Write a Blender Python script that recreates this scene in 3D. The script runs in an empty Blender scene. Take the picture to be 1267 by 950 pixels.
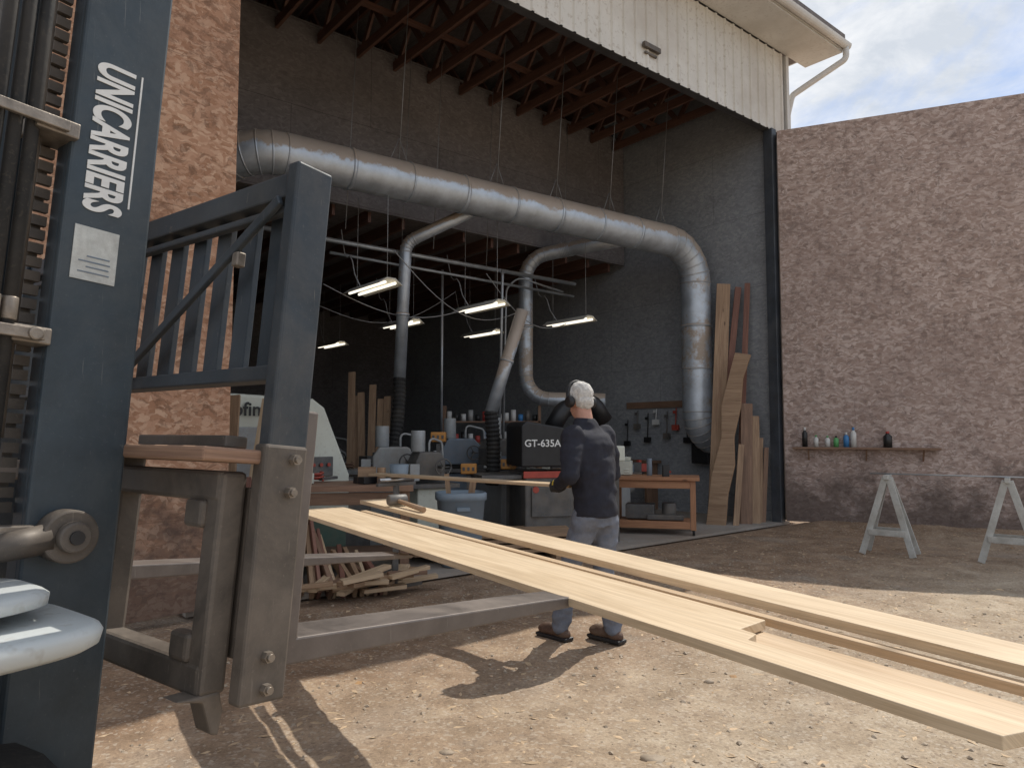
import bpy, bmesh, math, random
from mathutils import Vector, Matrix, noise
random.seed(7)
rad = math.radians
V = Vector
sc = bpy.context.scene
I4 = Matrix.Identity(4)

# ------------------------------------------------------------------ materials
def nodes(name):
    m = bpy.data.materials.new(name); m.use_nodes = True
    nt = m.node_tree; nt.nodes.clear()
    out = nt.nodes.new('ShaderNodeOutputMaterial'); bs = nt.nodes.new('ShaderNodeBsdfPrincipled')
    nt.links.new(bs.outputs[0], out.inputs[0])
    return m, nt, bs
def N(nt, t, **kw):
    n = nt.nodes.new(t)
    for k, v in kw.items(): setattr(n, k, v)
    return n
def ramp(nt, src, stops):
    r = N(nt, 'ShaderNodeValToRGB'); e = r.color_ramp.elements
    while len(e) < len(stops): e.new(.5)
    for i, (p, c) in enumerate(stops):
        e[i].position = p
        e[i].color = (c, c, c, 1) if isinstance(c, (int, float)) else (*c, 1)
    nt.links.new(src, r.inputs[0]); return r.outputs[0]
def mixc(nt, fac, a, b, mode='MIX'):
    m = N(nt, 'ShaderNodeMix', data_type='RGBA', blend_type=mode)
    for i, x in ((0, fac), (6, a), (7, b)):
        if isinstance(x, (int, float)): m.inputs[i].default_value = x
        elif isinstance(x, tuple): m.inputs[i].default_value = (*x, 1)
        else: nt.links.new(x, m.inputs[i])
    return m.outputs[2]
def coord(nt, kind='Object', scale=(1, 1, 1), rot=(0, 0, 0)):
    t = N(nt, 'ShaderNodeTexCoord'); mp = N(nt, 'ShaderNodeMapping')
    nt.links.new(t.outputs[kind], mp.inputs[0]); mp.inputs['Scale'].default_value = scale
    mp.inputs['Rotation'].default_value = rot
    return mp.outputs[0]
def noi(nt, vec, scale, detail=4, rough=.55, dist=0):
    n = N(nt, 'ShaderNodeTexNoise'); n.inputs['Scale'].default_value = scale
    n.inputs['Detail'].default_value = detail; n.inputs['Roughness'].default_value = rough
    n.inputs['Distortion'].default_value = dist
    nt.links.new(vec, n.inputs['Vector']); return n.outputs[0]
def bump(nt, bs, h, strength=.3, dist=.01):
    b = N(nt, 'ShaderNodeBump'); b.inputs['Strength'].default_value = strength
    b.inputs['Distance'].default_value = dist
    nt.links.new(h, b.inputs['Height']); nt.links.new(b.outputs[0], bs.inputs['Normal'])
def sc3(c, k): return tuple(min(1, x*k) for x in c)

def plain(name, col, rough=.6, metal=0., var=.25, scale=8, dirt=None, dirtamt=.5, bmp=.15, spec=None):
    m, nt, bs = nodes(name)
    co = coord(nt)
    n1 = noi(nt, co, scale, 4, .6)
    c = ramp(nt, n1, [(.3, sc3(col, 1-var)), (.7, sc3(col, 1+var))])
    if dirt:
        n2 = noi(nt, co, scale*.35, 6, .7)
        f = ramp(nt, n2, [(.5-.12*dirtamt, 0.), (.5+.28-.2*dirtamt, dirtamt)])
        n3 = noi(nt, co, scale*12, 2, .7)
        f2 = ramp(nt, n3, [(.56, 0.), (.66, dirtamt*.8)])
        fm = N(nt, 'ShaderNodeMath', operation='MAXIMUM'); nt.links.new(f, fm.inputs[0]); nt.links.new(f2, fm.inputs[1])
        c = mixc(nt, fm.outputs[0], c, dirt)
        rr = N(nt, 'ShaderNodeMapRange'); nt.links.new(fm.outputs[0], rr.inputs[0])
        rr.inputs[3].default_value = rough; rr.inputs[4].default_value = .9
        nt.links.new(rr.outputs[0], bs.inputs['Roughness'])
        if metal:
            mm = N(nt, 'ShaderNodeMapRange'); nt.links.new(fm.outputs[0], mm.inputs[0])
            mm.inputs[3].default_value = metal; mm.inputs[4].default_value = 0
            nt.links.new(mm.outputs[0], bs.inputs['Metallic'])
    else:
        bs.inputs['Roughness'].default_value = rough; bs.inputs['Metallic'].default_value = metal
    nt.links.new(c, bs.inputs['Base Color'])
    if bmp: bump(nt, bs, noi(nt, co, scale*8, 3, .6), bmp, .004)
    return m

def scuffed(name, col, dust, bare, rough=.45, metal=.2, filmamt=.6):
    """worn painted steel: dusty film, chips to bare metal, fine scratches"""
    m, nt, bs = nodes(name); co = coord(nt)
    c = ramp(nt, noi(nt, co, 6, 5, .65), [(.3, sc3(col, .75)), (.7, sc3(col, 1.3))])
    film = ramp(nt, noi(nt, co, 2.6, 8, .74, .7), [(.44, 0.), (.72, filmamt)])
    c = mixc(nt, film, c, dust)
    spk = ramp(nt, noi(nt, co, 130, 3, .8), [(.62, 0.), (.72, .32)]); c = mixc(nt, spk, c, sc3(dust, 1.2))
    sx = N(nt, 'ShaderNodeMapping'); nt.links.new(coord(nt), sx.inputs[0]); sx.inputs['Scale'].default_value = (90, 90, 3.2); sx.inputs['Rotation'].default_value = (.1, .12, .4)
    scr = ramp(nt, noi(nt, sx.outputs[0], 1.6, 4, .7), [(.66, 0.), (.70, .45)]); c = mixc(nt, scr, c, bare)
    chip = ramp(nt, noi(nt, co, 13, 7, .8), [(.67, 0.), (.69, .8)]); c = mixc(nt, chip, c, sc3(bare, .6))
    nt.links.new(c, bs.inputs['Base Color']); bs.inputs['Metallic'].default_value = metal
    nt.links.new(ramp(nt, film, [(0, rough), (.7, .8)]), bs.inputs['Roughness'])
    bump(nt, bs, noi(nt, co, 40, 5, .7), .14, .002)
    return m

def wood(name, c1, c2, rough=.65, gscale=1., dirt=.25, line=.78):
    m, nt, bs = nodes(name)
    co = coord(nt, 'UV', (.55*gscale, 9*gscale, 1))
    n1 = noi(nt, co, 2.0, 5, .62, 1.6)
    co2 = coord(nt, 'UV', (2.0*gscale, 110*gscale, 1))
    n2 = noi(nt, co2, 2, 3, .6)
    c = ramp(nt, n1, [(.32, c1), (.5, tuple((a+b)/2 for a, b in zip(c1, c2))), (.66, c2)])
    f = ramp(nt, n2, [(.35, line), (.6, 1.)])
    c = mixc(nt, 1., c, f, 'MULTIPLY')
    co3 = coord(nt, 'UV', (1, 1.7, 1))
    n3 = noi(nt, co3, 2.3, 5, .65)
    c = mixc(nt, ramp(nt, n3, [(.5, 0.), (.75, dirt)]), c, sc3(c1, .45))
    vo = N(nt, 'ShaderNodeTexVoronoi'); vo.inputs['Scale'].default_value = 1.
    nt.links.new(coord(nt, 'UV', (1.6, 4.2, 1)), vo.inputs['Vector'])
    k = ramp(nt, vo.outputs['Distance'], [(.03, .9), (.08, 0.)])
    c = mixc(nt, k, c, sc3(c1, .4))
    nt.links.new(c, bs.inputs['Base Color']); bs.inputs['Roughness'].default_value = rough
    bump(nt, bs, n2, .2, .003)
    return m

def osb(name, ca, cb, cc, rough=.85, seam=.6, contrast=1., stain=(.06, .05, .045), stainamt=.5, foot=None):
    m, nt, bs = nodes(name)
    t = N(nt, 'ShaderNodeTexCoord')
    dn = N(nt, 'ShaderNodeTexNoise'); dn.inputs['Scale'].default_value = 7.; dn.inputs['Detail'].default_value = 3
    nt.links.new(t.outputs['UV'], dn.inputs['Vector'])
    ad = N(nt, 'ShaderNodeVectorMath', operation='MULTIPLY_ADD')
    nt.links.new(dn.outputs['Color'], ad.inputs[0]); ad.inputs[1].default_value = (.16, .16, 0)
    nt.links.new(t.outputs['UV'], ad.inputs[2])
    def flake(sx, sy, r):
        mp = N(nt, 'ShaderNodeMapping'); nt.links.new(ad.outputs[0], mp.inputs[0])
        mp.inputs['Rotation'].default_value = (0, 0, r); mp.inputs['Scale'].default_value = (sx, sy, 1)
        vo = N(nt, 'ShaderNodeTexVoronoi'); vo.inputs['Scale'].default_value = 1
        nt.links.new(mp.outputs[0], vo.inputs['Vector'])
        sp = N(nt, 'ShaderNodeSeparateColor'); nt.links.new(vo.outputs['Color'], sp.inputs[0])
        return sp
    a = flake(17, 38, .5); b = flake(18, 40, -.8); d = flake(14, 34, 1.4)
    c = ramp(nt, a.outputs[0], [(.1, ca), (.5, cb), (.9, cc)])
    c2 = ramp(nt, b.outputs[0], [(.1, cb), (.5, ca), (.9, cc)])
    sel = ramp(nt, a.outputs[1], [(.45, 0.), (.5, 1.)])
    c = mixc(nt, sel, c, c2)
    big = noi(nt, t.outputs['UV'], .55, 5, .6)
    bn = noi(nt, t.outputs['UV'], 10., 6, .82, .2)
    dens = N(nt, 'ShaderNodeMath', operation='MULTIPLY_ADD'); nt.links.new(noi(nt, t.outputs['UV'], 1.1, 4, .6), dens.inputs[0]); dens.inputs[1].default_value = .45; nt.links.new(bn, dens.inputs[2])
    bl = ramp(nt, dens.outputs[0], [(.74, 0.), (.86, .6*contrast)])
    c = mixc(nt, bl, c, sc3(ca, .42))
    c = mixc(nt, ramp(nt, d.outputs[0], [(.86, 0.), (.88, .4*contrast)]), c, sc3(ca, .42))
    c = mixc(nt, ramp(nt, big, [(.42, 0.), (.7, stainamt)]), c, stain)
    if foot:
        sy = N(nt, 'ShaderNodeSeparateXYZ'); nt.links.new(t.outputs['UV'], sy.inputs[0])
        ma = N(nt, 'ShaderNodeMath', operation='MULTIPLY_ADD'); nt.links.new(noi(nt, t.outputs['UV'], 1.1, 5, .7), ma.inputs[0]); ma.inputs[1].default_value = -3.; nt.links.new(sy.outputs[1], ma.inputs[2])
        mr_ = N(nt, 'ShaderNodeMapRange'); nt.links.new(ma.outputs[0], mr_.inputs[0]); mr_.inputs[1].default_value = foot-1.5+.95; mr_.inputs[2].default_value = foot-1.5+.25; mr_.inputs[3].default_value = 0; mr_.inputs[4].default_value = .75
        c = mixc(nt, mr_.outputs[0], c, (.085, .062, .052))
    if seam:
        br = N(nt, 'ShaderNodeTexBrick'); nt.links.new(t.outputs['UV'], br.inputs['Vector'])
        br.offset = 0.5; br.inputs['Scale'].default_value = 1.
        br.inputs['Brick Width'].default_value = 2.44; br.inputs['Row Height'].default_value = 1.22
        br.inputs['Mortar Size'].default_value = .004; br.inputs['Mortar Smooth'].default_value = .1
        c = mixc(nt, ramp(nt, br.outputs['Fac'], [(0, 0.), (1, seam)]), c, sc3(ca, .3))
    nt.links.new(c, bs.inputs['Base Color']); bs.inputs['Roughness'].default_value = rough
    bump(nt, bs, a.outputs[0], .3, .003)
    return m

def emis(name, col, s):
    m, nt, bs = nodes(name); bs.inputs['Base Color'].default_value = (*col, 1)
    bs.inputs['Emission Color'].default_value = (*col, 1); bs.inputs['Emission Strength'].default_value = s
    return m

M = {}
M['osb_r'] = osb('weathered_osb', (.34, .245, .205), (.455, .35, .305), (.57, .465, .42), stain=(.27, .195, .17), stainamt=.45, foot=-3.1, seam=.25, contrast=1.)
M['osb_l'] = osb('warm_osb', (.36, .19, .11), (.48, .28, .18), (.58, .38, .26), stain=(.24, .12, .075), stainamt=.45, foot=-3.1, seam=.4, contrast=1.2)
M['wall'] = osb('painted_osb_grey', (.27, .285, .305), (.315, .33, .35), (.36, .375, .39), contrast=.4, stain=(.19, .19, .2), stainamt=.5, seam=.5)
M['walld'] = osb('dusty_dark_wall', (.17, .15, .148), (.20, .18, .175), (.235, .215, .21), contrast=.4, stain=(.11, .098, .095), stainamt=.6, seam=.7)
M['truss'] = wood('rafter_wood', (.115, .058, .042), (.19, .095, .066))
M['board'] = wood('fresh_sawn_maple', (.56, .415, .26), (.76, .605, .42), rough=.5, dirt=.18, line=.87)
M['boardb'] = wood('fresh_sawn_oak', (.50, .35, .21), (.67, .51, .345), rough=.5, dirt=.22, line=.85)
M['lum1'] = wood('lumber_tan', (.28, .17, .10), (.45, .30, .185))
M['lum2'] = wood('lumber_brown', (.18, .105, .068), (.30, .18, .115))
M['lum3'] = wood('lumber_red', (.17, .07, .05), (.27, .13, .09))
M['cartw'] = wood('orange_plywood', (.38, .175, .09), (.50, .255, .135))
M['bench'] = wood('bench_top', (.24, .135, .09), (.40, .25, .165))
def galv(name, base, dust, dustamt):
    m, nt, bs = nodes(name); co = coord(nt)
    n1 = noi(nt, co, 3.5, 5, .65)
    c = ramp(nt, n1, [(.3, sc3(base, .72)), (.7, sc3(base, 1.12))])
    g = N(nt, 'ShaderNodeNewGeometry'); sp = N(nt, 'ShaderNodeSeparateXYZ'); nt.links.new(g.outputs['Normal'], sp.inputs[0])
    ad = N(nt, 'ShaderNodeMath', operation='ADD'); nt.links.new(sp.outputs[2], ad.inputs[0])
    n2 = noi(nt, co, 1.6, 8, .78); ml = N(nt, 'ShaderNodeMath', operation='MULTIPLY'); nt.links.new(n2, ml.inputs[0]); ml.inputs[1].default_value = 1.7
    nt.links.new(ml.outputs[0], ad.inputs[1])
    f = ramp(nt, ad.outputs[0], [(.84, 0.), (.92, .35*dustamt), (1., dustamt)])
    c = mixc(nt, f, c, dust)
    nt.links.new(c, bs.inputs['Base Color'])
    mm = N(nt, 'ShaderNodeMapRange'); nt.links.new(f, mm.inputs[0]); mm.inputs[3].default_value = .66; mm.inputs[4].default_value = .0
    nt.links.new(mm.outputs[0], bs.inputs['Metallic'])
    r = ramp(nt, n1, [(.3, .4), (.7, .56)]); nt.links.new(r, bs.inputs['Roughness'])
    bump(nt, bs, noi(nt, co, 5, 2, .5), .14, .02)
    return m
M['galv'] = galv('galvanised_duct', (.56, .62, .69), (.36, .27, .19), .85)
M['galv2'] = galv('galvanised_pipe', (.46, .50, .54), (.3, .24, .19), .4)
M['siding'] = plain('white_metal_siding', (.68, .66, .61), .5, 0, .06, 1.2, (.36, .30, .24), .5, 0)
M['trim'] = plain('white_trim', (.66, .65, .62), .5, 0, .08, 2, (.34, .29, .23), .35, 0)
M['darktrim'] = plain('dark_header', (.05, .05, .055), .7, 0, .3, 3)
M['post'] = plain('dark_steel_post', (.06, .07, .085), .5, .3, .3, 4, (.16, .14, .12), .3)
M['fork_paint'] = scuffed('dusty_dark_blue_paint', (.034, .045, .057), (.14, .135, .13), (.24, .22, .19))
M['fork_mast'] = scuffed('dusty_mast_paint', (.036, .052, .066), (.12, .13, .135), (.22, .22, .21), .42, .1, .5)
M['rusty'] = scuffed('dusty_carriage_steel', (.10, .085, .072), (.25, .205, .165), (.34, .29, .24), .5, .2, .75)
M['forksteel'] = scuffed('worn_fork_steel', (.14, .12, .11), (.23, .19, .16), (.36, .33, .30), .4, .35, .7)
M['bolt'] = plain('bolt_steel', (.28, .24, .2), .45, .6, .3, 30)
M['rubber'] = plain('black_rubber', (.018, .018, .018), .75, 0, .3, 10, (.12, .1, .08), .35)
M['black'] = plain('black_plastic', (.015, .015, .017), .45, 0, .3, 10)
M['chrome'] = plain('steel_rod', (.5, .5, .5), .3, .9, .1, 10)
M['fender'] = plain('off_white_fender', (.52, .55, .55), .4, 0, .05, 3, (.33, .31, .27), .4)
M['white'] = plain('white_paint', (.78, .78, .76), .5, 0, .05, 5)
M['sticker'] = plain('sticker_white', (.56, .58, .56), .5, 0, .15, 60, (.35, .33, .3), .4)
M['cream'] = plain('cream_enamel', (.62, .64, .56), .42, 0, .06, 2, (.4, .34, .26), .3)
M['mgrey'] = plain('machine_grey', (.36, .38, .39), .45, .1, .15, 5, (.30, .23, .16), .5)
M['mblue'] = plain('machine_blue', (.16, .21, .27), .45, .1, .15, 5, (.28, .22, .16), .4)
M['mgreen'] = plain('machine_green', (.08, .16, .13), .45, .1, .15, 5, (.28, .22, .16), .4)
M['iron'] = plain('cast_iron', (.12, .12, .12), .5, .3, .3, 6, (.25, .19, .13), .45)
M['orange'] = plain('orange_box', (.55, .25, .06), .5, 0, .1, 9)
M['red'] = plain('red_paint', (.42, .06, .04), .5, 0, .15, 9, (.2, .12, .08), .3)
M['bin'] = plain('blue_grey_bin', (.22, .28, .34), .55, 0, .1, 4, (.30, .26, .22), .3)
M['slab'] = plain('dusty_concrete', (.33, .30, .27), .85, 0, .15, 1.5, (.27, .20, .14), .6, .2)
M['sawh'] = plain('worn_white_sawhorse', (.50, .50, .47), .7, 0, .15, 9, (.25, .2, .15), .5)
M['lamp'] = plain('lamp_housing', (.55, .52, .45), .5, 0, .05, 4)
M['tube'] = emis('fluorescent_tube', (1., .93, .78), 1.3)
M['wire'] = plain('galvanised_wire', (.26, .26, .26), .5, .4, .1, 9, None, 0, 0)
M['cable'] = plain('grey_cable', (.32, .32, .32), .6, 0, .1, 9, None, 0, 0)
M['jacket'] = plain('navy_jacket', (.016, .017, .028), .88, 0, .25, 22, (.055, .052, .052), .15, .4)
M['pants'] = plain('grey_blue_workpants', (.145, .165, .21), .9, 0, .2, 14, (.28, .25, .22), .35, .4)
M['boot'] = plain('brown_leather_boot', (.085, .045, .03), .6, 0, .3, 14, (.25, .19, .13), .4)
M['skin'] = plain('skin', (.50, .27, .2), .5, 0, .08, 30)
M['hair'] = plain('white_hair', (.60, .58, .55), .75, 0, .22, 60, None, 0, .8)
M['glove'] = plain('work_glove_black', (.03, .03, .03), .8, 0, .3, 30)
M['glovey'] = plain('work_glove_yellow', (.6, .42, .05), .8, 0, .2, 30)
for k, c in dict(cn_r=(.4, .06, .05), cn_w=(.6, .6, .58), cn_g=(.1, .35, .12), cn_b=(.05, .2, .45), cn_k=(.02, .02, .02), cn_y=(.5, .4, .1)).items():
    M[k] = plain('can_'+k, c, .4, 0, .05, 9, None, 0, 0)

# ------------------------------------------------------------------ mesh builder
def empty(name, loc=(0, 0, 0)):
    e = bpy.data.objects.new(name, None); e.location = loc; e.empty_display_size = .2
    sc.collection.objects.link(e); return e
def attach(o, parent):
    if parent is not None:
        o.parent = parent; o.matrix_parent_inverse = Matrix.Translation(parent.location).inverted()
def basis(o, x, y, z):
    m = Matrix((x, y, z)).transposed().to_4x4(); m.translation = V(o); return m
class B:
    def __init__(s): s.v = []; s.f = []; s.uv = []; s.sm = []
    def add(s, vs, fs, uvs, sm=False):
        o = len(s.v); s.v += [V(p) for p in vs]
        for f, u in zip(fs, uvs):
            s.f.append([o+i for i in f]); s.uv.append(u); s.sm.append(sm)
    def box(s, c, d, Mx=I4, rnd=True, order=None):
        hx = [k/2 for k in d]; ax = order or sorted(range(3), key=lambda i: -d[i])
        r = (random.uniform(0, 40), random.uniform(0, 40)) if rnd else (0, 0)
        P = [V((sx*hx[0], sy*hx[1], sz*hx[2])) for sx in (-1, 1) for sy in (-1, 1) for sz in (-1, 1)]
        F = [(0, 1, 3, 2), (4, 6, 7, 5), (0, 4, 5, 1), (2, 3, 7, 6), (0, 2, 6, 4), (1, 5, 7, 3)]
        nax = [0, 0, 1, 1, 2, 2]; U = []
        for f, n in zip(F, nax):
            t = [a for a in ax if a != n]
            U.append([(P[i][t[0]]+r[0], P[i][t[1]]+r[1]+(.37*n if rnd else 0)) for i in f])
        c = V(c); s.add([Mx @ (p+c) for p in P], F, U); return s
    def beam(s, p0, p1, w, h, up=V((0, 0, 1)), rnd=True):
        p0, p1 = V(p0), V(p1); x = (p1-p0); L = x.length; x.normalize()
        up = V(up)
        if abs(x.dot(up)) > .98: up = V((0, 1, 0)) if abs(x.y) < .9 else V((1, 0, 0))
        y = up.cross(x).normalized(); z = x.cross(y)
        return s.box((0, 0, 0), (L, w, h), basis((p0+p1)/2, x, y, z), rnd)
    def cyl(s, p0, p1, r0, r1=None, n=18, cap=True, sm=True):
        return s.tube([p0, p1], r0, n, cap, [r0, r0 if r1 is None else r1], sm)
    def tube(s, pts, r, n=14, cap=True, radii=None, sm=True):
        pts = [V(p) for p in pts]; rings = []; prev = None; L = 0; Ls = []
        for i, p in enumerate(pts):
            a = pts[min(i+1, len(pts)-1)]-pts[max(i-1, 0)]; a.normalize()
            if prev is None:
                h = V((0, 0, 1)) if abs(a.z) < .9 else V((1, 0, 0)); y = h.cross(a).normalized()
            else: y = (prev-a*prev.dot(a)).normalized()
            prev = y; z = a.cross(y); rr = radii[i] if radii else r
            rings.append([p+(y*math.cos(t)+z*math.sin(t))*rr for t in [2*math.pi*k/n for k in range(n)]])
            if i: L += (pts[i]-pts[i-1]).length
            Ls.append(L)
        vs = [q for R in rings for q in R]; fs = []; us = []
        for i in range(len(rings)-1):
            for k in range(n):
                k2 = (k+1) % n
                fs.append((i*n+k, i*n+k2, (i+1)*n+k2, (i+1)*n+k))
                u0, u1 = k/n, (k+1)/n
                us.append([(Ls[i], u0), (Ls[i], u1), (Ls[i+1], u1), (Ls[i+1], u0)])
        s.add(vs, fs, us, sm)
        if cap:
            o = len(s.v)-len(vs); e = (len(rings)-1)*n
            s.f.append([o+k for k in range(n)][::-1]); s.uv.append([(0, 0)]*n); s.sm.append(False)
            s.f.append([o+e+k for k in range(n)]); s.uv.append([(0, 0)]*n); s.sm.append(False)
        return s
    def ell(s, c, r, Mx=I4, n=16, m=10):
        c = V(c); vs = []; fs = []
        for i in range(m+1):
            t = math.pi*i/m
            for k in range(n):
                a = 2*math.pi*k/n
                vs.append(Mx @ (c+V((r[0]*math.sin(t)*math.cos(a), r[1]*math.sin(t)*math.sin(a), r[2]*math.cos(t)))))
        for i in range(m):
            for k in range(n):
                k2 = (k+1) % n; fs.append((i*n+k, (i+1)*n+k, (i+1)*n+k2, i*n+k2))
        s.add(vs, fs, [[(0, 0)]*4]*len(fs), True); return s
    def poly(s, pts, depth, Mx):
        n = len(pts)
        vs = [Mx @ V((a, 0, b)) for a, b in pts]+[Mx @ V((a, depth, b)) for a, b in pts]
        fs = [tuple(range(n)), tuple(range(2*n-1, n-1, -1))]; us = [[p for p in pts], [p for p in pts][::-1]]
        for i in range(n):
            j = (i+1) % n; fs.append((i, n+i, n+j, j)); us.append([(pts[i][0], 0), (pts[i][0], depth), (pts[j][0], depth), (pts[j][0], 0)])
        s.add(vs, fs, us); return s
    def fin(s, name, mat, parent=None, bev=0., fix=True):
        cen = sum(s.v, V((0, 0, 0)))/len(s.v)
        me = bpy.data.meshes.new(name); me.from_pydata([tuple(p-cen) for p in s.v], [], s.f)
        uvl = me.uv_layers.new(name='UVMap')
        for pi, p in enumerate(me.polygons):
            p.use_smooth = s.sm[pi]
            for j in range(p.loop_total): uvl.data[p.loop_start+j].uv = s.uv[pi][j]
        me.materials.append(mat)
        if fix:
            bm = bmesh.new(); bm.from_mesh(me); bmesh.ops.recalc_face_normals(bm, faces=bm.faces); bm.to_mesh(me); bm.free()
        o = bpy.data.objects.new(name, me); o.location = cen; sc.collection.objects.link(o); attach(o, parent)
        if bev:
            b = o.modifiers.new('bevel', 'BEVEL'); b.width = bev; b.segments = 2; b.limit_method = 'ANGLE'; b.angle_limit = rad(40)
        return o
def fillet(pts, r, n=5):
    pts = [V(p) for p in pts]; out = [pts[0]]
    for i in range(1, len(pts)-1):
        a = (pts[i-1]-pts[i]).normalized(); b = (pts[i+1]-pts[i]).normalized()
        ang = a.angle(b); d = min(r/math.tan(ang/2), (pts[i-1]-pts[i]).length*.49, (pts[i+1]-pts[i]).length*.49)
        if ang > 3.05 or ang < .05: out.append(pts[i]); continue
        p0 = pts[i]+a*d; p1 = pts[i]+b*d; rr = d*math.tan(ang/2)
        c = pts[i]+(a+b).normalized()*(rr/math.sin(ang/2)); v0 = p0-c; v1 = p1-c; th = v0.angle(v1)
        for k in range(n+1):
            t = k/n; out.append(c+(v0*math.sin((1-t)*th)+v1*math.sin(t*th))/math.sin(th))
    out.append(pts[-1]); return out
def text(name, body, size, Mx, mat, parent, bold=0.):
    cu = bpy.data.curves.new(name, 'FONT'); cu.body = body; cu.size = size; cu.extrude = .0008; cu.offset = bold
    cu.materials.append(mat); o = bpy.data.objects.new(name, cu); o.matrix_world = Mx
    sc.collection.objects.link(o); attach(o, parent); return o
def loft(b, secs, Mx, n=20, pw=3.5, cx0=0, cy0=0):
    vs = []
    for (z, a, c_) in secs:
        for k in range(n):
            t = 2*math.pi*k/n; cx, sy = math.cos(t), math.sin(t)
            vs.append(Mx @ V((cx0+a*math.copysign(abs(cx)**(2/pw), cx), cy0+c_*math.copysign(abs(sy)**(2/pw), sy), z)))
    fs = [(i*n+k, i*n+(k+1) % n, (i+1)*n+(k+1) % n, (i+1)*n+k) for i in range(len(secs)-1) for k in range(n)]
    fs.append(tuple(range(n))[::-1]); fs.append(tuple(range((len(secs)-1)*n, len(secs)*n)))
    b.add(vs, fs, [[(0, 0)]*len(f) for f in fs], True); return b

# ------------------------------------------------------------------ place frame
R = V((4.23, 11.5, 0)); U = V((.771, .637, 0)).normalized(); W = V((-.637, .771, 0)).normalized(); Z = V((0, 0, 1))
def bp(s, d, z=0): return R+U*s+W*d+Z*z
FB = basis(R, U, W, Z)

# ------------------------------------------------------------------ ground
def gh(x, y):
    s = (V((x, y, 0))-R).dot(U); d = (V((x, y, 0))-R).dot(W)
    h = noise.noise(V((x*.5, y*.5, 0)))*.035+noise.noise(V((x*2.1, y*2.1, 3)))*.018+noise.noise(V((x*7, y*7, 5)))*.009+noise.noise(V((x*17, y*17, 8)))*.004
    dd = abs((x-4.33)*.389+(y-11.36)*.921)
    if x > 4: h += max(0, .10-dd*.16)
    k = min(1, max(0, (-d-.05)/.6)) if -10 < s < 2.5 else 1.
    r = math.hypot(x, y-5)
    if r > 18: h *= max(0, 1-(r-18)/10)
    return (h-.012)*k-.03*(1-k)
def axis(lo, hi, st, far):
    a = [lo]
    while a[-1] < hi: a.append(a[-1]+st)
    d = st; l = [lo]; h = [a[-1]]
    while h[-1] < far: d *= 1.28; h.append(h[-1]+d)
    d = st
    while l[-1] > -far: d *= 1.28; l.append(l[-1]-d)
    return l[::-1][:-1]+a+h[1:]
gx = axis(-3.5, 8.5, .045, 900); gy = axis(2., 11.5, .045, 900)
nx, ny = len(gx), len(gy)
me = bpy.data.meshes.new('ground')
me.from_pydata([(x, y, gh(x, y)) for y in gy for x in gx], [], [(j*nx+i, j*nx+i+1, (j+1)*nx+i+1, (j+1)*nx+i) for j in range(ny-1) for i in range(nx-1)])
for p in me.polygons: p.use_smooth = True
ground = bpy.data.objects.new('ground', me); sc.collection.objects.link(ground)
m, nt, bs = nodes('dirt_and_gravel'); co = coord(nt)
big = noi(nt, co, .55, 5, .62); mid = noi(nt, co, 3.2, 7, .66); fine = noi(nt, co, 75, 4, .75)
c = ramp(nt, mid, [(.3, (.29, .22, .15)), (.5, (.41, .325, .235)), (.68, (.51, .425, .32))])
chips = ramp(nt, mid, [(.3, (.18, .115, .07)), (.55, (.31, .205, .13)), (.7, (.42, .30, .195))])
g = N(nt, 'ShaderNodeVectorMath', operation='DOT_PRODUCT'); nt.links.new(co, g.inputs[0]); g.inputs[1].default_value = W[:]
a1 = N(nt, 'ShaderNodeMath', operation='MULTIPLY_ADD'); nt.links.new(big, a1.inputs[0]); a1.inputs[1].default_value = 5.5; nt.links.new(g.outputs['Value'], a1.inputs[2])
d0 = R.dot(W)
mr = N(nt, 'ShaderNodeMapRange'); nt.links.new(a1.outputs[0], mr.inputs[0]); mr.inputs[1].default_value = d0-4.6+2.75; mr.inputs[2].default_value = d0-1.8+2.75
c = mixc(nt, mr.outputs[0], c, chips)
grey = noi(nt, co, 1.1, 4, .6, .5); c = mixc(nt, ramp(nt, grey, [(.53, 0.), (.7, .45)]), c, (.34, .305, .26))
c = mixc(nt, 1., c, ramp(nt, fine, [(.3, .68), (.62, 1.08)]), 'MULTIPLY')
vo = N(nt, 'ShaderNodeTexVoronoi'); vo.inputs['Scale'].default_value = 60; nt.links.new(co, vo.inputs['Vector'])
sp = N(nt, 'ShaderNodeSeparateColor'); nt.links.new(vo.outputs['Color'], sp.inputs[0])
c = mixc(nt, ramp(nt, sp.outputs[0], [(.84, 0.), (.88, .35)]), c, (.54, .48, .40))
c = mixc(nt, ramp(nt, sp.outputs[1], [(.88, 0.), (.92, .45)]), c, (.17, .12, .085))
nt.links.new(c, bs.inputs['Base Color']); bs.inputs['Roughness'].default_value = .95
am = N(nt, 'ShaderNodeMath', operation='ADD'); nt.links.new(fine, am.inputs[0]); nt.links.new(sp.outputs[0], am.inputs[1])
bump(nt, bs, am.outputs[0], .45, .009)
me.materials.append(m)

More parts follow.
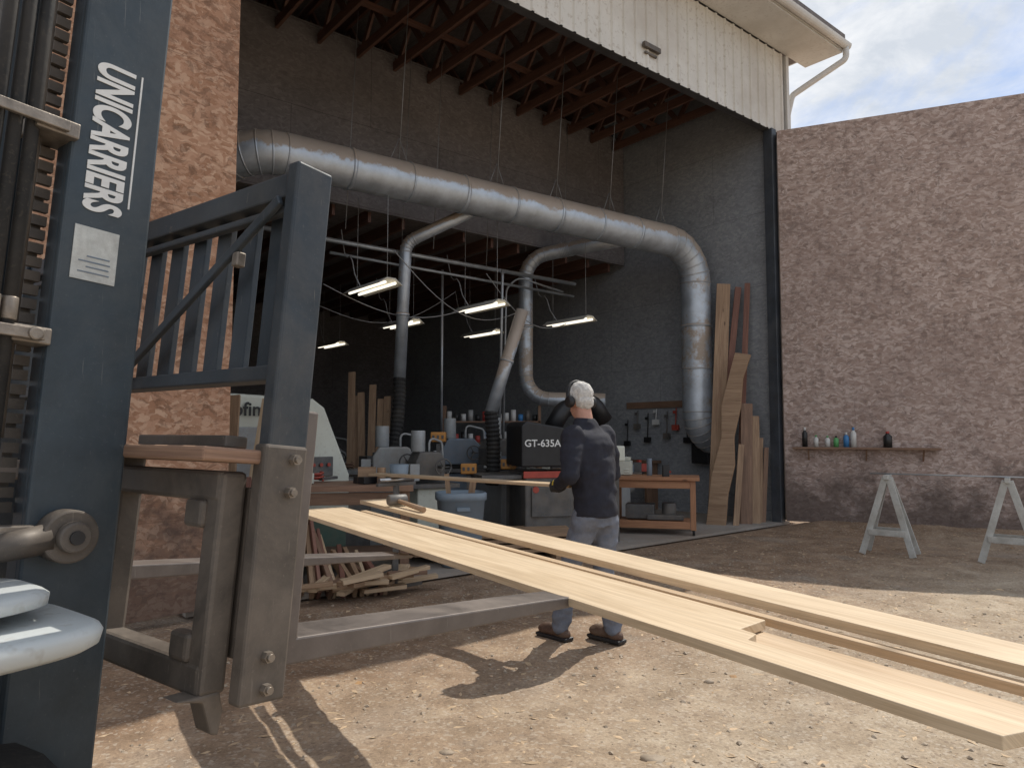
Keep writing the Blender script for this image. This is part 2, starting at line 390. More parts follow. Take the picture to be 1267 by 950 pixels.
def scatter(name, n, size, flat, mat, zone, elong=1.):
    b = B()
    for _ in range(n):
        while True:
            y = zone[2]+(zone[3]-zone[2])*random.random()**1.25; x = random.uniform(zone[0], zone[1])
            if (V((x, y, 0))-R).dot(W) < -.1: break
        r = size*(.35+random.random()**4*1.9); z = gh(x, y)
        q = Matrix.Translation((x, y, z+r*flat*.2)) @ Matrix.Rotation(random.uniform(0, 6.3), 4, 'Z') @ Matrix.Rotation(random.uniform(-.35, .35), 4, 'X')
        j = lambda: random.uniform(.65, 1.25)
        vs = [(r*elong*j(), 0, 0), (0, r*j(), 0), (-r*elong*j(), 0, 0), (0, -r*j(), 0), (r*.3*j(), r*.2*j(), r*flat*j()), (-r*.3*j(), -r*.1, r*flat*j()), (0, 0, -r*flat)]
        fs = [(0, 1, 4), (1, 2, 5), (1, 5, 4), (2, 3, 5), (3, 0, 4), (3, 4, 5), (1, 0, 6), (2, 1, 6), (3, 2, 6), (0, 3, 6)]
        b.add([q @ V(p) for p in vs], fs, [[(0, 0)]*3]*10)
    return b.fin(name, mat, None, 0, False)
gm = plain('stone_grey', (.38, .31, .235), .9, 0, .3, 9); gm2 = plain('wood_chip', (.50, .37, .24), .85, 0, .3, 9); gm3 = plain('leaf_brown', (.32, .19, .09), .85, 0, .4, 9)
scatter('gravel', 5500, .0085, .55, gm, (-3.4, 6, 2.4, 9))
scatter('wood_chips', 7000, .0085, .2, gm2, (-3.4, 7.5, 2.6, 11), 2.4)
scatter('dry_leaves', 110, .018, .12, gm3, (-3.4, 7.5, 2.6, 10), 1.5)
for x, y, r in [(.62, 3.28, .05), (.86, 3.1, .045), (-.3, 3.35, .035), (2.6, 4.0, .04), (1.15, 4.3, .03)]:
    b = B(); b.ell((x, y, gh(x, y)+r*.05), (r*1.2, r*.8, r*.3), Matrix.Identity(4), 7, 5)
    for v in b.v: v += V((noise.noise(v*31), noise.noise(v*37+V((5, 0, 0))), noise.noise(v*29)))*r*.35
    b.fin('stone', gm, None)

# ------------------------------------------------------------------ workshop building
wk = empty('workshop_building', bp(-4.4, 3))
SL = -8.75
B().box((SL/2+.0, 6.0, .012), (-SL+.3, 12.2, .04), FB).fin('concrete_floor', M['slab'], wk)
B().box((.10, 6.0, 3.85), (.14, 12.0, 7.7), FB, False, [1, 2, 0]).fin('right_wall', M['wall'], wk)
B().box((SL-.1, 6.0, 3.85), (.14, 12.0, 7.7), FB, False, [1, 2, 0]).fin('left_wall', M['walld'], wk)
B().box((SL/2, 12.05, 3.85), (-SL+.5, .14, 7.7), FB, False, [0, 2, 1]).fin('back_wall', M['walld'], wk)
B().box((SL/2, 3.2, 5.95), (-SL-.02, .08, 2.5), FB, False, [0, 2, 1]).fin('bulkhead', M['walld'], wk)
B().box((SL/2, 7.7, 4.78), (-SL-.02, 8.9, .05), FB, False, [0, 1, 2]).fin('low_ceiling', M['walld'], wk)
b = B()
for k in range(15): b.beam(bp(-.3-k*.58, 3.3, 4.66), bp(-.3-k*.58, 11.9, 4.66), .05, .19)
b.fin('ceiling_joists', M['truss'], wk)
b = B()
for k in range(14):
    s = -.35-k*.61
    b.beam(bp(s, .05, 6.98), bp(s, 3.12, 6.98), .045, .14); b.beam(bp(s, .05, 7.55), bp(s, 6, 7.6), .045, .14)
    for j in range(5):
        d = .1+j*.75; b.beam(bp(s+.05, d, 7.0), bp(s+.05, d+.38, 7.52), .04, .09); b.beam(bp(s+.05, d+.38, 7.52), bp(s+.05, d+.75, 7.0), .04, .09)
for d in (.9, 2.1): b.beam(bp(SL+.1, d, 7.09), bp(-.05, d, 7.09), .09, .045)
b.fin('roof_trusses', M['truss'], wk)
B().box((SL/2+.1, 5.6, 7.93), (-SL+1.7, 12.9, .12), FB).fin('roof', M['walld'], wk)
B().box((SL/2+.24, .02, 6.42), (-SL+.5, .12, .10), FB).fin('header_beam', M['darktrim'], wk, .004)
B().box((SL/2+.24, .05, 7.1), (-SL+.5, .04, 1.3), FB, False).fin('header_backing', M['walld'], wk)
def siding(name, s0, s1, z0, z1, d=-.06):
    prof = [(0, 0), (.135, 0), (.15, -.022), (.18, -.022), (.195, 0)]; pts = []; s = s0
    while s < s1:
        for a, h in prof: pts.append((s+a, h))
        s += .23
    pts = [p for p in pts if p[0] <= s1]
    vs = []; fs = []; us = []
    for a, h in pts: vs += [bp(a, d+h, z0), bp(a, d+h, z1)]
    for i in range(len(pts)-1): fs.append((2*i, 2*i+2, 2*i+3, 2*i+1)); us.append([(0, 0)]*4)
    b = B(); b.add(vs, fs, us); return b.fin(name, M['siding'], wk, 0, False)
siding('metal_siding', SL-4, .42, 6.37, 7.76)
siding('metal_siding_lower', SL-4, SL-.15, .1, 6.36)
B().box((.45, -.05, 7.06), (.08, .1, 1.4), FB).fin('corner_trim', M['trim'], wk, .004)
B().box((.42, .0, 3.2), (.10, .1, 6.3), FB).fin('corner_post', M['trim'], wk, .004)
B().box((.46, 6, 3.86), (.06, 12, 7.7), FB, False).fin('end_wall_siding', M['siding'], wk)
B().box((-4.15, -.40, 7.80), (10.5, .66, .03), FB).fin('eave_soffit', M['trim'], wk, .003)
b = B(); gp = []
for k in range(9):
    t = math.pi*k/8; gp.append((-.80-.065*math.cos(t), 7.90-.09*math.sin(t)))
gp = gp+[(p[0]*1.0+(.006 if p[0] < -.80 else -.006), p[1]+.006) for p in gp[::-1]]
b.poly([(p[0], p[1]) for p in gp], 10.75, basis(bp(-9.6, 0, 0), W, U, Z)); b.fin('gutter', M['trim'], wk)
B().box((-4.2, -.735, 7.9), (10.7, .025, .16), FB).fin('fascia', M['trim'], wk, .003)
b = B(); pth = fillet([bp(1.07, -.80, 7.84), bp(1.07, -.80, 7.64), bp(.58, -.10, 7.12), bp(.56, -.02, 6.8), bp(.56, .02, .2)], .12, 4)
b.tube(pth, .05, 12); b.fin('downspout', M['trim'], wk)
b = B().beam(bp(1.02, -.80, 7.97), bp(1.02, 11, 7.97), .03, .14); b.fin('rake_trim', M['trim'], wk)
B().box((-.03, -.02, 3.19), (.13, .16, 6.38), FB).fin('right_jamb_post', M['post'], wk, .006)
B().box((SL+.05, -.02, 3.19), (.13, .14, 6.38), FB).fin('left_jamb_post', M['post'], wk, .006)
b = B()
for s in (-3.1,): b.box((s, -.10, 6.66), (.34, .05, .07), FB); b.box((s, -.08, 6.57), (.24, .03, .03), FB)
b.fin('vent_hood', M['rusty'], wk, .004)

# ------------------------------------------------------------------ big doors
def bigdoor(name, p0, p1, h, mat, side):
    e = empty(name, (V(p0)+V(p1))/2); p0, p1 = V(p0), V(p1); x = (p1-p0).normalized(); y = Z.cross(x); L = (p1-p0).length
    MM = basis(p0, x, y, Z)
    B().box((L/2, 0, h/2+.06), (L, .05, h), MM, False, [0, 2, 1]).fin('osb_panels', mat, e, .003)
    b = B()
    for i in range(5): b.box((L*(i+.03)/4.1, side*.075, h/2+.06), (.04, .09, h-.02), MM)
    for i in range(4): b.box((L/2, side*.13, .3+i*(h-.4)/3), (L, .04, .14), MM)
    b.fin('frame', M['lum2'], e)
    return e, MM, L
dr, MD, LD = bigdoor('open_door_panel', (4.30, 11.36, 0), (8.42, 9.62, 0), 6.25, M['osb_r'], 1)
jl = bp(SL+.12, -.16); dl, ML, LL = bigdoor('open_door_panel', tuple(jl+V((-.66, -.75, 0)).normalized()*4.3), tuple(jl), 6.3, M['osb_l'], 1)
sh = empty('wall_shelf', MD @ V((1.1, -.12, 1.2)))
B().box((1.12, -.115, 1.2), (2.0, .16, .03), MD).fin('shelf_board', M['lum2'], sh, .003)
b = B()
for x in (.35, 1.15, 1.9): b.beam(MD @ V((x, -.04, 1.02)), MD @ V((x, -.17, 1.18)), .02, .03)
b.fin('brackets', M['lum2'], sh)
def bottle(name, p, r, h, mat, cap='cn_k'):
    p = V(p); e = empty(name, p); b = B()
    b.tube([p, p+Z*h*.7, p+Z*h*.82, p+Z*h*.86], r, 14, True, [r, r, r*.45, r*.4]); b.fin('body', M[mat], e)
    B().cyl(p+Z*h*.85, p+Z*h, r*.45, r*.4, 10).fin('cap', M[cap], e)
for x, r, h, mt, cp in [(.30, .04, .30, 'cn_k', 'cn_w'), (.46, .035, .18, 'cn_w', 'cn_g'), (.62, .038, .17, 'cn_w', 'cn_g'), (.74, .038, .17, 'cn_g', 'cn_k'), (.88, .042, .22, 'cn_b', 'cn_w'), (.98, .042, .30, 'cn_w', 'cn_b'), (1.44, .06, .24, 'cn_k', 'cn_r')]:
    bottle('spray_bottle', MD @ V((x, -.12, 1.217)), r, h, mt, cp)

# ------------------------------------------------------------------ dust collection ducts
dc = empty('dust_collection_duct', (0.4, 10.3, 4.75))
Q1 = V((3.14, 12.14, 4.62)); Q0 = V((-2.28, 8.46, 4.68)); ud = (Q1-Q0).normalized()
A0 = Q0-ud*.95; endd = (W*1.0+ud*-.25-Z*.35).normalized()
def duct(name, pts, r, fr, nf=5, band=.9, mat='galv', bands=True, n=28):
    pth = fillet(pts, fr, nf); B().tube(pth, r, n).fin(name, M[mat], dc)
    if not bands: return
    b = B()
    def ring(p, t, w=.016, o=.010):
        t = t.normalized(); b.cyl(p-t*w, p+t*w, r+o, None, n, True)
    for i in range(1, len(pth)-1): ring(pth[i], pth[i+1]-pth[i-1], .009, .006)
    for i in range(len(pth)-1):
        d = pth[i+1]-pth[i]
        if d.length > band*1.2:
            k = int(d.length/band)
            for j in range(1, k+1): ring(pth[i]+d*(j/(k+1)), d, .022 if j % 2 else .012, .010)
    b.fin(name+'_bands', M[mat], dc)
duct('main_duct', [A0+endd*2.6, A0, Q1, V((3.14, 12.14, 1.45)), V((3.66, 12.5, 1.22))], .25, .66, 6, .85)
duct('branch_duct', [(1.95, 11.55, 4.62), (.95, 12.35, 4.62), (.24, 12.5, 4.5), (.24, 12.5, 2.02), (1.6, 12.3, 1.98)], .125, .42, 5, 1.2)
duct('drop_duct', [(-.40, 9.8, 4.58), (-1.50, 10.0, 4.12), (-1.57, 10.0, 2.2)], .085, .22, 4, .9)
duct('slant_duct', [(.14, 9.75, 3.1), (-.28, 9.5, 1.7)], .085, .2, 3, .9)
def flex(name, p0, p1, r):
    p0, p1 = V(p0), V(p1); n = 34; pts = []; rr = []
    for i in range(n+1):
        t = i/n; pts.append(p0.lerp(p1, t)+V((.03*math.sin(t*3), 0, 0))); rr.append(r*(1.08 if i % 2 else .93))
    B().tube(pts, r, 16, True, rr, False).fin(name, M['rubber'], dc)
flex('flex_hose_a', (-1.57, 10., 2.2), (-1.62, 9.8, 1.2), .085); flex('flex_hose_b', (-.28, 9.5, 1.72), (-.27, 9.5, .75), .09)
b = B()
for k, (t, off) in enumerate([(.22, 0), (.42, .0), (.56, 0), (.70, 0), (.85, 0)]):
    p = A0.lerp(Q1, t+.04); top = V((p.x-W.x*.2, p.y-W.y*.2, 7.0))
    b.cyl(p+Z*.25, top, .006, None, 5); b.cyl(p+Z*.55, p+Z*.2+ud*.14, .005, None, 5); b.cyl(p+Z*.55, p+Z*.2-ud*.14, .005, None, 5)
for p in [(-1.57, 10.05), (-1.1, 9.9), (.24, 12.4), (.9, 12.4), (-2.1, 8.9), (-.4, 11)]: b.cyl((p[0], p[1], 4.0 if p[0] < 0 else 4.6), (p[0]+.1, p[1]+.1, 6.9), .005, None, 5)
b.fin('hanging_wires', M['wire'], dc)
cd = empty('overhead_conduit', (-.8, 10.8, 4.06)); b = B()
b.cyl((-3.3, 8.8, 4.02), (1.1, 12.4, 4.02), .032, None, 10); b.cyl((-2.5, 9.7, 3.9), (1.1, 12.7, 3.86), .022, None, 10)
b.tube(fillet([(-.15, 11.2, 4.0), (-.15, 11.2, 3.9), (-.20, 11.2, 1.3)], .1, 3), .022, 8)
b.tube(fillet([(.9, 12.5, 3.9), (.1, 12.2, 4.1), (-.1, 12.2, 3.9), (-.15, 12.2, 1.2)], .2, 4), .018, 8)
b.tube([(-1.1, 11.2, 4.0), (-1.1, 11.2, 1.3)], .02, 8)
b.fin('pipes', M['galv2'], cd)

# ------------------------------------------------------------------ strip lamps
for i, (x, y) in enumerate([(-1.82, 9.2), (-.47, 10.66), (.97, 12.1), (-1.93, 12.4), (-.57, 13.6), (-3.9, 15.4)]):
    z = 3.3; e = empty('strip_lamp', (x, y, z)); LM = basis((x, y, z), W, U*-1, Z); L = 1.0
    b = B(); b.poly([(-.17, -.02), (-.06, .06), (.06, .06), (.17, -.02), (.155, -.02), (.055, .048), (-.055, .048), (-.155, -.02)], L, LM @ Matrix.Rotation(-math.pi/2, 4, 'Z') @ Matrix.Translation((0, -L/2, 0))); b.fin('reflector', M['lamp'], e)
    b = B(); b.cyl(LM @ V((-L*.48, .07, 0)), LM @ V((L*.48, .07, 0)), .018, None, 6); b.cyl(LM @ V((-L*.48, -.07, 0)), LM @ V((L*.48, -.07, 0)), .018, None, 6); b.fin('tubes', M['tube'], e)
    b = B(); a = LM @ V((-.4, 0, .05)); c_ = LM @ V((.4, 0, .05))
    b.cyl(a, V((a.x, a.y, 4.6)), .004, None, 5); b.cyl(c_, V((c_.x, c_.y, 4.6)), .004, None, 5)
    pts = [LM @ V((.3, 0, .06))]+[LM @ V((.3+.5*t+.1, .0, .06+.75*math.sin(t*1.57)+.25*math.sin(t*7)*t)) for t in [.15, .3, .45, .6, .75, .9, 1.]]
    b.tube(pts, .009, 6); b.fin('hangers_and_cord', M['cable'], e)
e = empty('extension_cord', (-1, 10.5, 3.5)); b = B()
for p, q, sag in [((-2.5, 9.4, 3.4), (-.4, 11.2, 3.5), .35), ((-1.6, 9.6, 3.9), (.2, 12, 3.5), .5), ((-.4, 11, 3.9), (1.1, 12.4, 3.4), .45), ((-3, 11, 3.4), (-1, 12.5, 3.9), .4)]:
    p, q = V(p), V(q); b.tube([p.lerp(q, t/14)-Z*sag*math.sin(math.pi*t/14) for t in range(15)], .007, 6)
b.fin('cords', M['cable'], e)

# ------------------------------------------------------------------ leaning lumber by the right wall
ll = empty('leaning_lumber', (3.4, 11.2, 1.5))
def lean(p0, p1, w, t, mat, nm, twist=0, parent=ll):
    up = (U*-1+W*twist).normalized(); B().beam(p0, p1, w, t, up).fin(nm, M[mat], parent, .004)
lean(bp(-.92, .55), bp(-.26, .75, 3.92), .22, .04, 'lum1', 'plank_1', -.9)
lean(bp(-.68, .72), bp(-.14, .55, 3.85), .10, .05, 'lum3', 'plank_2', -.9)
lean(bp(-.54, .38), bp(-.10, .40, 3.90), .09, .04, 'lum3', 'plank_3', -.6)
b = B(); SM = basis(bp(-1.08, .38), (U*.30+W*-.62).normalized(), (U*-.9+W*-.3).normalized(), (U*.24+W*.0+Z*1).normalized())
b.poly([(-.17, 0), (.12, 0), (.10, .5), (.15, .95), (.09, 1.4), (.14, 1.9), (.12, 2.35), (.2, 2.75), (-.05, 2.8), (-.1, 2.4), (-.16, 1.9), (-.1, 1.4), (-.18, .8)], .05, SM); b.fin('live_edge_slab', M['lum1'], ll, .006)
lean(bp(-.68, .15), bp(-.36, .3, 1.9), .18, .03, 'lum2', 'plank_4', -.9); lean(bp(-.50, .10), bp(-.23, .25, 1.7), .15, .03, 'lum1', 'plank_5', -.9)
lean(bp(-.36, .12), bp(-.14, .2, 1.35), .08, .03, 'lum1', 'plank_6', -.9); lean(bp(-.96, .15), bp(-.61, .25, 1.25), .09, .03, 'lum1', 'plank_7', -.9)
lean(bp(-.28, .10), bp(-.14, .1, 1.2), .07, .03, 'lum2', 'plank_8', -.9)

# ------------------------------------------------------------------ wooden cart
ct = empty('wooden_workbench_cart', (2.1, 10.55, .4)); CM = Matrix.Translation((2.03, 10.3, 0)) @ Matrix.Rotation(rad(-14), 4, 'Z')
b = B(); b.box((0, 0, .80), (1.24, .66, .045), CM); b.fin('top', M['cartw'], ct, .004)
b = B()
for sx in (-.53, .53):
    for sy in (-.26, .26): b.box((sx, sy, .44), (.075, .075, .67), CM)
b.box((0, -.28, .72), (.98, .03, .10), CM); b.box((0, .28, .72), (.98, .03, .10), CM); b.box((0, -.28, .17), (.98, .03, .10), CM); b.box((0, 0, .2), (.97, .5, .025), CM)
b.fin('frame', M['cartw'], ct, .004)
b = B()
for sx in (-.53, .53):
    for sy in (-.25, .25): b.cyl(CM @ V((sx-.015, sy, .075)), CM @ V((sx+.02, sy, .075)), .045, None, 14)
b.fin('casters', M['black'], ct)
b = B(); b.box((-.2, .0, .33), (.4, .3, .2), CM); b.cyl(CM @ V((.2, 0, .22)), CM @ V((.2, 0, .45)), .1); b.box((.15, -.1, .26), (.5, .2, .07), CM); b.fin('stored_motor', M['iron'], ct, .01)
b = B(); b.box((-.42, .1, .93), (.2, .25, .2), CM); b.box((-.42, .1, 1.06), (.16, .2, .05), CM); b.fin('tool_box', M['cream'], ct, .01)

# ------------------------------------------------------------------ tools on right wall
tr = empty('wall_tools', bp(-.05, 2.3, 1.6))
B().box((.015, 2.35, 1.95), (.03, 1.6, .12), FB).fin('rail', M['lum2'], tr)
for i, (d, z, hh, mt) in enumerate([(1.7, 1.55, .5, 'black'), (1.95, 1.7, .35, 'red'), (2.15, 1.6, .45, 'iron'), (2.4, 1.75, .25, 'cn_w'), (2.6, 1.55, .5, 'black'), (2.85, 1.7, .3, 'iron'), (3.1, 1.45, .45, 'black')]):
    b = B(); b.cyl(bp(-.02, d, z+hh/2), bp(-.05, d, z-hh/2), .012, None, 8); b.box((-.05, d, z-hh/2), (.05, .14, .1), FB); b.box((-.04, d+.02, z+hh*.3), (.03, .07, .05), FB); b.fin('hand_tool_%d' % i, M[mt], tr, .004)
b = B(); b.tube([bp(-.03, 1.25+.15*math.cos(t), 1.5+.22*math.sin(t)) for t in [k*.52 for k in range(13)]], .02, 8); b.fin('coiled_hose', M['black'], tr)
B().box((-.10, 1.35, 1.15), (.15, .35, .5), FB).fin('black_cabinet', M['black'], tr, .01)
B().box((-.20, 2.9, .9), (.35, 1.2, .05), FB).fin('wall_counter', M['lum2'], tr, .004)
b = B()
for d in (2.4, 3.4): b.box((-.2, d, .45), (.3, .06, .86), FB)
b.fin('counter_legs', M['lum2'], tr)

# ------------------------------------------------------------------ machines
e = empty('planer_moulder_machine', (-2.4, 7.9, .9)); PM = basis((-3.12, 7.30, 0), U, W, Z)
b = B(); b.poly([(0, .50), (1.62, .50), (1.62, .96), (1.30, 1.72), (1.16, 1.82), (0, 1.86)], 1.1, PM); b.fin('hood', M['cream'], e, .03)
b = B(); b.poly([(.05, .03), (1.6, .03), (1.6, .495), (.05, .495)], 1.0, PM @ Matrix.Translation((0, .03, 0))); b.fin('base', M['mgreen'], e, .01)
b = B(); b.box((.62, -.012, 1.2), (.85, .02, .6), PM); b.fin('window_panel', M['mgrey'], e, .01)
b = B(); b.box((1.25, -.015, 1.06), (.3, .02, .22), PM); b.fin('switch_panel', M['iron'], e, .01)
b = B()
for k in range(3): b.cyl(PM @ V((1.16+k*.09, -.03, 1.08)), PM @ V((1.16+k*.09, -.05, 1.08)), .02)
b.fin('buttons', M['red'], e)
text('label', 'Profimat', .2, basis(PM @ V((.08, -.03, 1.62)), U, Z, U.cross(Z)), M['black'], e, .004)
b = B(); b.box((1.9, .5, .86), (.6, .35, .06), PM); b.box((1.9, .5, .4), (.4, .25, .8), PM); b.fin('outfeed', M['iron'], e, .01)

def bench(name, MM, L, D, h, top='bench', leg='lum2', thick=.06):
    e = empty(name, MM @ V((0, 0, h/2)))
    B().box((0, 0, h-thick/2), (L, D, thick), MM).fin('top', M[top], e, .004)
    b = B()
    for sx in (-1, 1):
        for sy in (-1, 1): b.box((sx*(L/2-.08), sy*(D/2-.07), (h-thick)/2+.01), (.09, .09, h-thick-.02), MM)
    b.box((0, -D/2+.04, h-thick-.07), (L-.2, .03, .12), MM); b.box((0, 0, .22), (L-.2, D-.15, .03), MM); b.fin('legs', M[leg], e, .003); return e
BW1 = Matrix.Translation((-1.75, 7.45, 0)) @ Matrix.Rotation(rad(8), 4, 'Z')
bench('wooden_workbench', BW1, 1.45, .75, .92)
bench('wooden_workbench', Matrix.Translation((.35, 11.6, 0)), 2.2, .7, .85)
bench('steel_workbench', Matrix.Translation((-1.9, 10.6, 0)), 1.5, .7, .9, 'mgrey', 'iron')

def machine(name, MM, w, d, h, body, head):
    e = empty(name, MM @ V((0, 0, h/2)))
    b = B(); b.box((0, 0, h*.32+.02), (w*.75, d*.8, h*.6), MM); b.box((0, 0, .05), (w*.85, d*.9, .07), MM); b.fin('cabinet', M[body], e, .015)
    b = B(); b.box((0, 0, h*.66), (w*1.15, d, .05), MM); b.box((0, d*.2, h*.70), (w*1.0, .05, .07), MM); b.fin('table', M['iron'], e, .005)
    b = B(); b.poly([(-w*.35, h*.72), (w*.35, h*.72), (w*.35, h*.92), (w*.22, h), (-w*.25, h), (-w*.35, h*.9)], d*.6, MM @ Matrix.Translation((0, -d*.2, 0))); b.fin('cutter_head', M[head], e, .02)
    b = B(); c0 = MM @ V((w*.2, -d*.45, h*.85)); n_ = (MM.to_3x3() @ V((0, -1, 0))).normalized(); ux = (MM.to_3x3() @ V((1, 0, 0))).normalized()
    ring = [c0+ux*.10*math.cos(t)+Z*.10*math.sin(t) for t in [k*math.pi/8 for k in range(17)]]; b.tube(ring, .010, 8)
    for t in (0, 2.09, 4.19): b.cyl(c0, c0+ux*.10*math.cos(t)+Z*.10*math.sin(t), .008, None, 6)
    b.cyl(c0, c0-n_*.25, .02); b.fin('handwheel', M['iron'], e)
    b = B(); b.cyl(MM @ V((-w*.2, d*.1, h*1.0)), MM @ V((-w*.2, d*.1, h*1.22)), .09); b.cyl(MM @ V((w*.5, 0, h*.45)), MM @ V((w*.72, 0, h*.45)), .11); b.box((-w*.45, -d*.35, h*.8), (.12, .1, .2), MM)
    b.tube(fillet([MM @ V((w*.1, d*.2, h)), MM @ V((w*.1, d*.2, h*1.15)), MM @ V((w*.45, d*.3, h*1.1)), MM @ V((w*.5, d*.3, h*.7))], .06, 3), .016, 8); b.fin('motor_and_switch', M['mgrey'], e, .01)
    return e
T = lambda x, y, a: Matrix.Translation((x, y, 0)) @ Matrix.Rotation(rad(a), 4, 'Z')
machine('wood_planer', T(-1.55, 9.5, 10), .8, .7, 1.25, 'mgrey', 'mgrey')
machine('band_resaw', T(-1.05, 9.0, 25), .55, .6, 1.2, 'cream', 'iron')
machine('drum_sander', T(-.75, 10.6, 10), .8, .6, 1.35, 'mblue', 'mblue')
machine('spindle_shaper', T(-.05, 10.3, 35), .9, .8, 1.35, 'mgrey', 'iron')
machine('jointer', T(-3.1, 11.6, 35), 1.2, .6, 1.2, 'mgreen', 'mgrey')
machine('table_saw', T(1.5, 12.0, 35), .9, .8, 1.15, 'mgrey', 'cream')
e = empty('wide_belt_sander', (.6, 9.2, .8)); SMx = T(.62, 9.25, 14)
b = B(); b.box((0, 0, .5), (1.15, .8, .9), SMx); b.fin('base', M['iron'], e, .02)
b = B(); b.poly([(-.62, 1.02), (.5, 1.02), (.5, 1.36), (.42, 1.42), (-.56, 1.58), (-.62, 1.52)], .8, SMx @ Matrix.Translation((0, -.4, 0))); b.fin('black_hood', M['black'], e, .02)
b = B(); b.box((-.05, -.41, .93), (1.1, .03, .08), SMx); b.cyl(SMx @ V((-.45, -.41, .75)), SMx @ V((-.45, -.44, .75)), .04); b.fin('red_trim', M['red'], e, .004)
b = B(); b.box((.68, -.1, 1.17), (.22, .3, .2), SMx); b.fin('control_console', M['cream'], e, .02)
b = B(); b.box((.68, -.1, .55), (.12, .12, 1.0), SMx); b.box((-.85, 0, .9), (.5, .7, .05), SMx); b.box((-.25, -.42, .6), (.5, .03, .35), SMx); b.fin('infeed_table', M['iron'], e, .005)
text('label', 'GT-635AR', .12, basis(SMx @ V((-.585, -.412, 1.27)), SMx.to_3x3() @ V((1, 0, 0)), Z, SMx.to_3x3() @ V((0, -1, 0))), M['white'], e, .002)
b = B(); b.tube(fillet([(1.3, 10.1, 1.6), (1.1, 10., 1.9), (.7, 9.9, 1.75), (.55, 9.8, 1.5)], .2, 4), .12, 16); b.fin('black_dust_hood', M['black'], e)
for (x, y, z) in [(-.98, 9.6, 1.38), (-.05, 9.6, 1.02), (-.55, 9.2, .98)]:
    e = empty('power_supply_box', (x, y, z)); B().box((x, y, z), (.2, .14, .13), I4).fin('case', M['orange'], e, .012)
    b = B()
    for k in (-.06, 0, .06): b.box((x+k, y-.075, z), (.03, .012, .045), I4)
    b.fin('sockets', M['iron'], e, .002); B().box((x, y, z/2-.03), (.05, .05, z-.12), I4).fin('stand', M['iron'], e)
e = empty('paint_can_shelf', (-.5, 12.6, 1.6)); b = B(); b.box((-.35, 12.6, 1.62), (1.7, .25, .03)); b.box((-.35, 12.6, 1.25), (1.7, .25, .03))
for x in (-1.18, .48): b.box((x, 12.6, .95), (.05, .25, 1.9))
b.fin('rack', M['lum2'], e, .002)
cols = ['cn_r', 'cn_w', 'cn_k', 'cn_b', 'mgrey', 'cn_w', 'iron', 'cn_k', 'mgrey', 'cn_w', 'mblue', 'cn_r']
for z in (1.635, 1.265):
    for k in range(13):
        h = random.uniform(.11, .2); B().cyl((-1.1+k*.125, 12.58, z), (-1.1+k*.125, 12.58, z+h), .045, None, 12).fin('can_%d' % k, M[random.choice(cols)], e)
e = empty('workshop_clutter', (-.6, 9.5, 1.)); random.seed(23); bb = {}
def junk(x, y, z, k):
    for _ in range(k):
        mt = random.choice(['mgrey', 'iron', 'black', 'mblue', 'lum1', 'lum2', 'cn_w', 'red', 'cream', 'iron', 'lum1', 'orange']); q = bb.setdefault(mt, B())
        px, py = x[0]+random.random()*(x[1]-x[0]), y[0]+random.random()*(y[1]-y[0]); r = random.random()
        if r < .4: s3 = [random.uniform(.05, .22) for _ in range(3)]; q.box((0, 0, s3[2]/2), s3, Matrix.Translation((px, py, z)) @ Matrix.Rotation(random.uniform(-.8, .8), 4, 'Z'))
        elif r < .65: h = random.uniform(.08, .28); q.cyl((px, py, z), (px, py, z+h), random.uniform(.025, .06), None, 12)
        elif r < .85: a = random.uniform(0, 3.1); L = random.uniform(.15, .35); q.beam((px, py, z+.03), (px+math.cos(a)*L, py+math.sin(a)*L, z+.03+random.uniform(0, .03)), .05, .03)
        else: q.tube([V((px+.07*math.cos(t), py+.07*math.sin(t), z+.02+t*.006)) for t in [j*.6 for j in range(24)]], .012, 6)
junk((-2.3, -1.2), (7.25, 7.75), .925, 9); junk((-2.55, -1.3), (10.35, 10.85), .905, 16); junk((-.65, 1.35), (11.35, 11.85), .855, 20)
junk((-2.4, -1.0), (8.6, 10.2), .04, 16); junk((-.9, .7), (8.9, 10.8), .04, 16); junk((-.7, 1.7), (10.8, 11.2), .04, 10); junk((-1.9, -1.2), (9.2, 9.7), .86, 6); junk((-.4, .3), (10.0, 10.5), .93, 7); junk((1.6, 2.4), (10.15, 10.45), .824, 4); junk((.9, 2.2), (11.8, 12.3), .78, 8)
for k, q in bb.items(): q.fin('items_'+k, M[k], e, .003)
b = B()
for k in range(9):
    p = V((random.uniform(-2.4, .8), random.uniform(9.2, 11.5), .05)); pts = [p]
    for j in range(7): pts.append(pts[-1]+V((random.uniform(-.15, .3), random.uniform(-.15, .25), 0)))
    b.tube(fillet(pts, .06, 3), .011, 6)
b.fin('floor_cords', M['rubber'], e)
e = empty('trash_bin', (-.55, 7.7, .4)); b = B(); BM = T(-.55, 7.75, 12)
loft(b, [(.04, .2, .17), (.1, .205, .175), (.72, .25, .21), (.73, .27, .23), (.80, .27, .23), (.81, .25, .21), (.74, .24, .2)], BM); b.fin('tub', M['bin'], e)
b = B(); b.box((0, -.215, .64), (.14, .03, .04), BM); b.fin('handle', M['bin'], e, .006)
b = B(); b.beam(BM @ V((-.1, 0, .5)), BM @ V((-.15, .02, 1.0)), .05, .02); b.beam(BM @ V((.08, .03, .5)), BM @ V((.14, .0, .95)), .07, .02); b.fin('offcuts', M['lum1'], e)
e = empty('bucket', (-1.02, 7.35, 1.0)); b = B(); b.tube([(-1.15, 7.35, .925), (-1.15, 7.35, 1.12)], .1, 16, True, [.08, .1]); b.fin('shell', M['bin'], e)
e = empty('lumber_stack', (.15, 9.0, .2)); b = B()
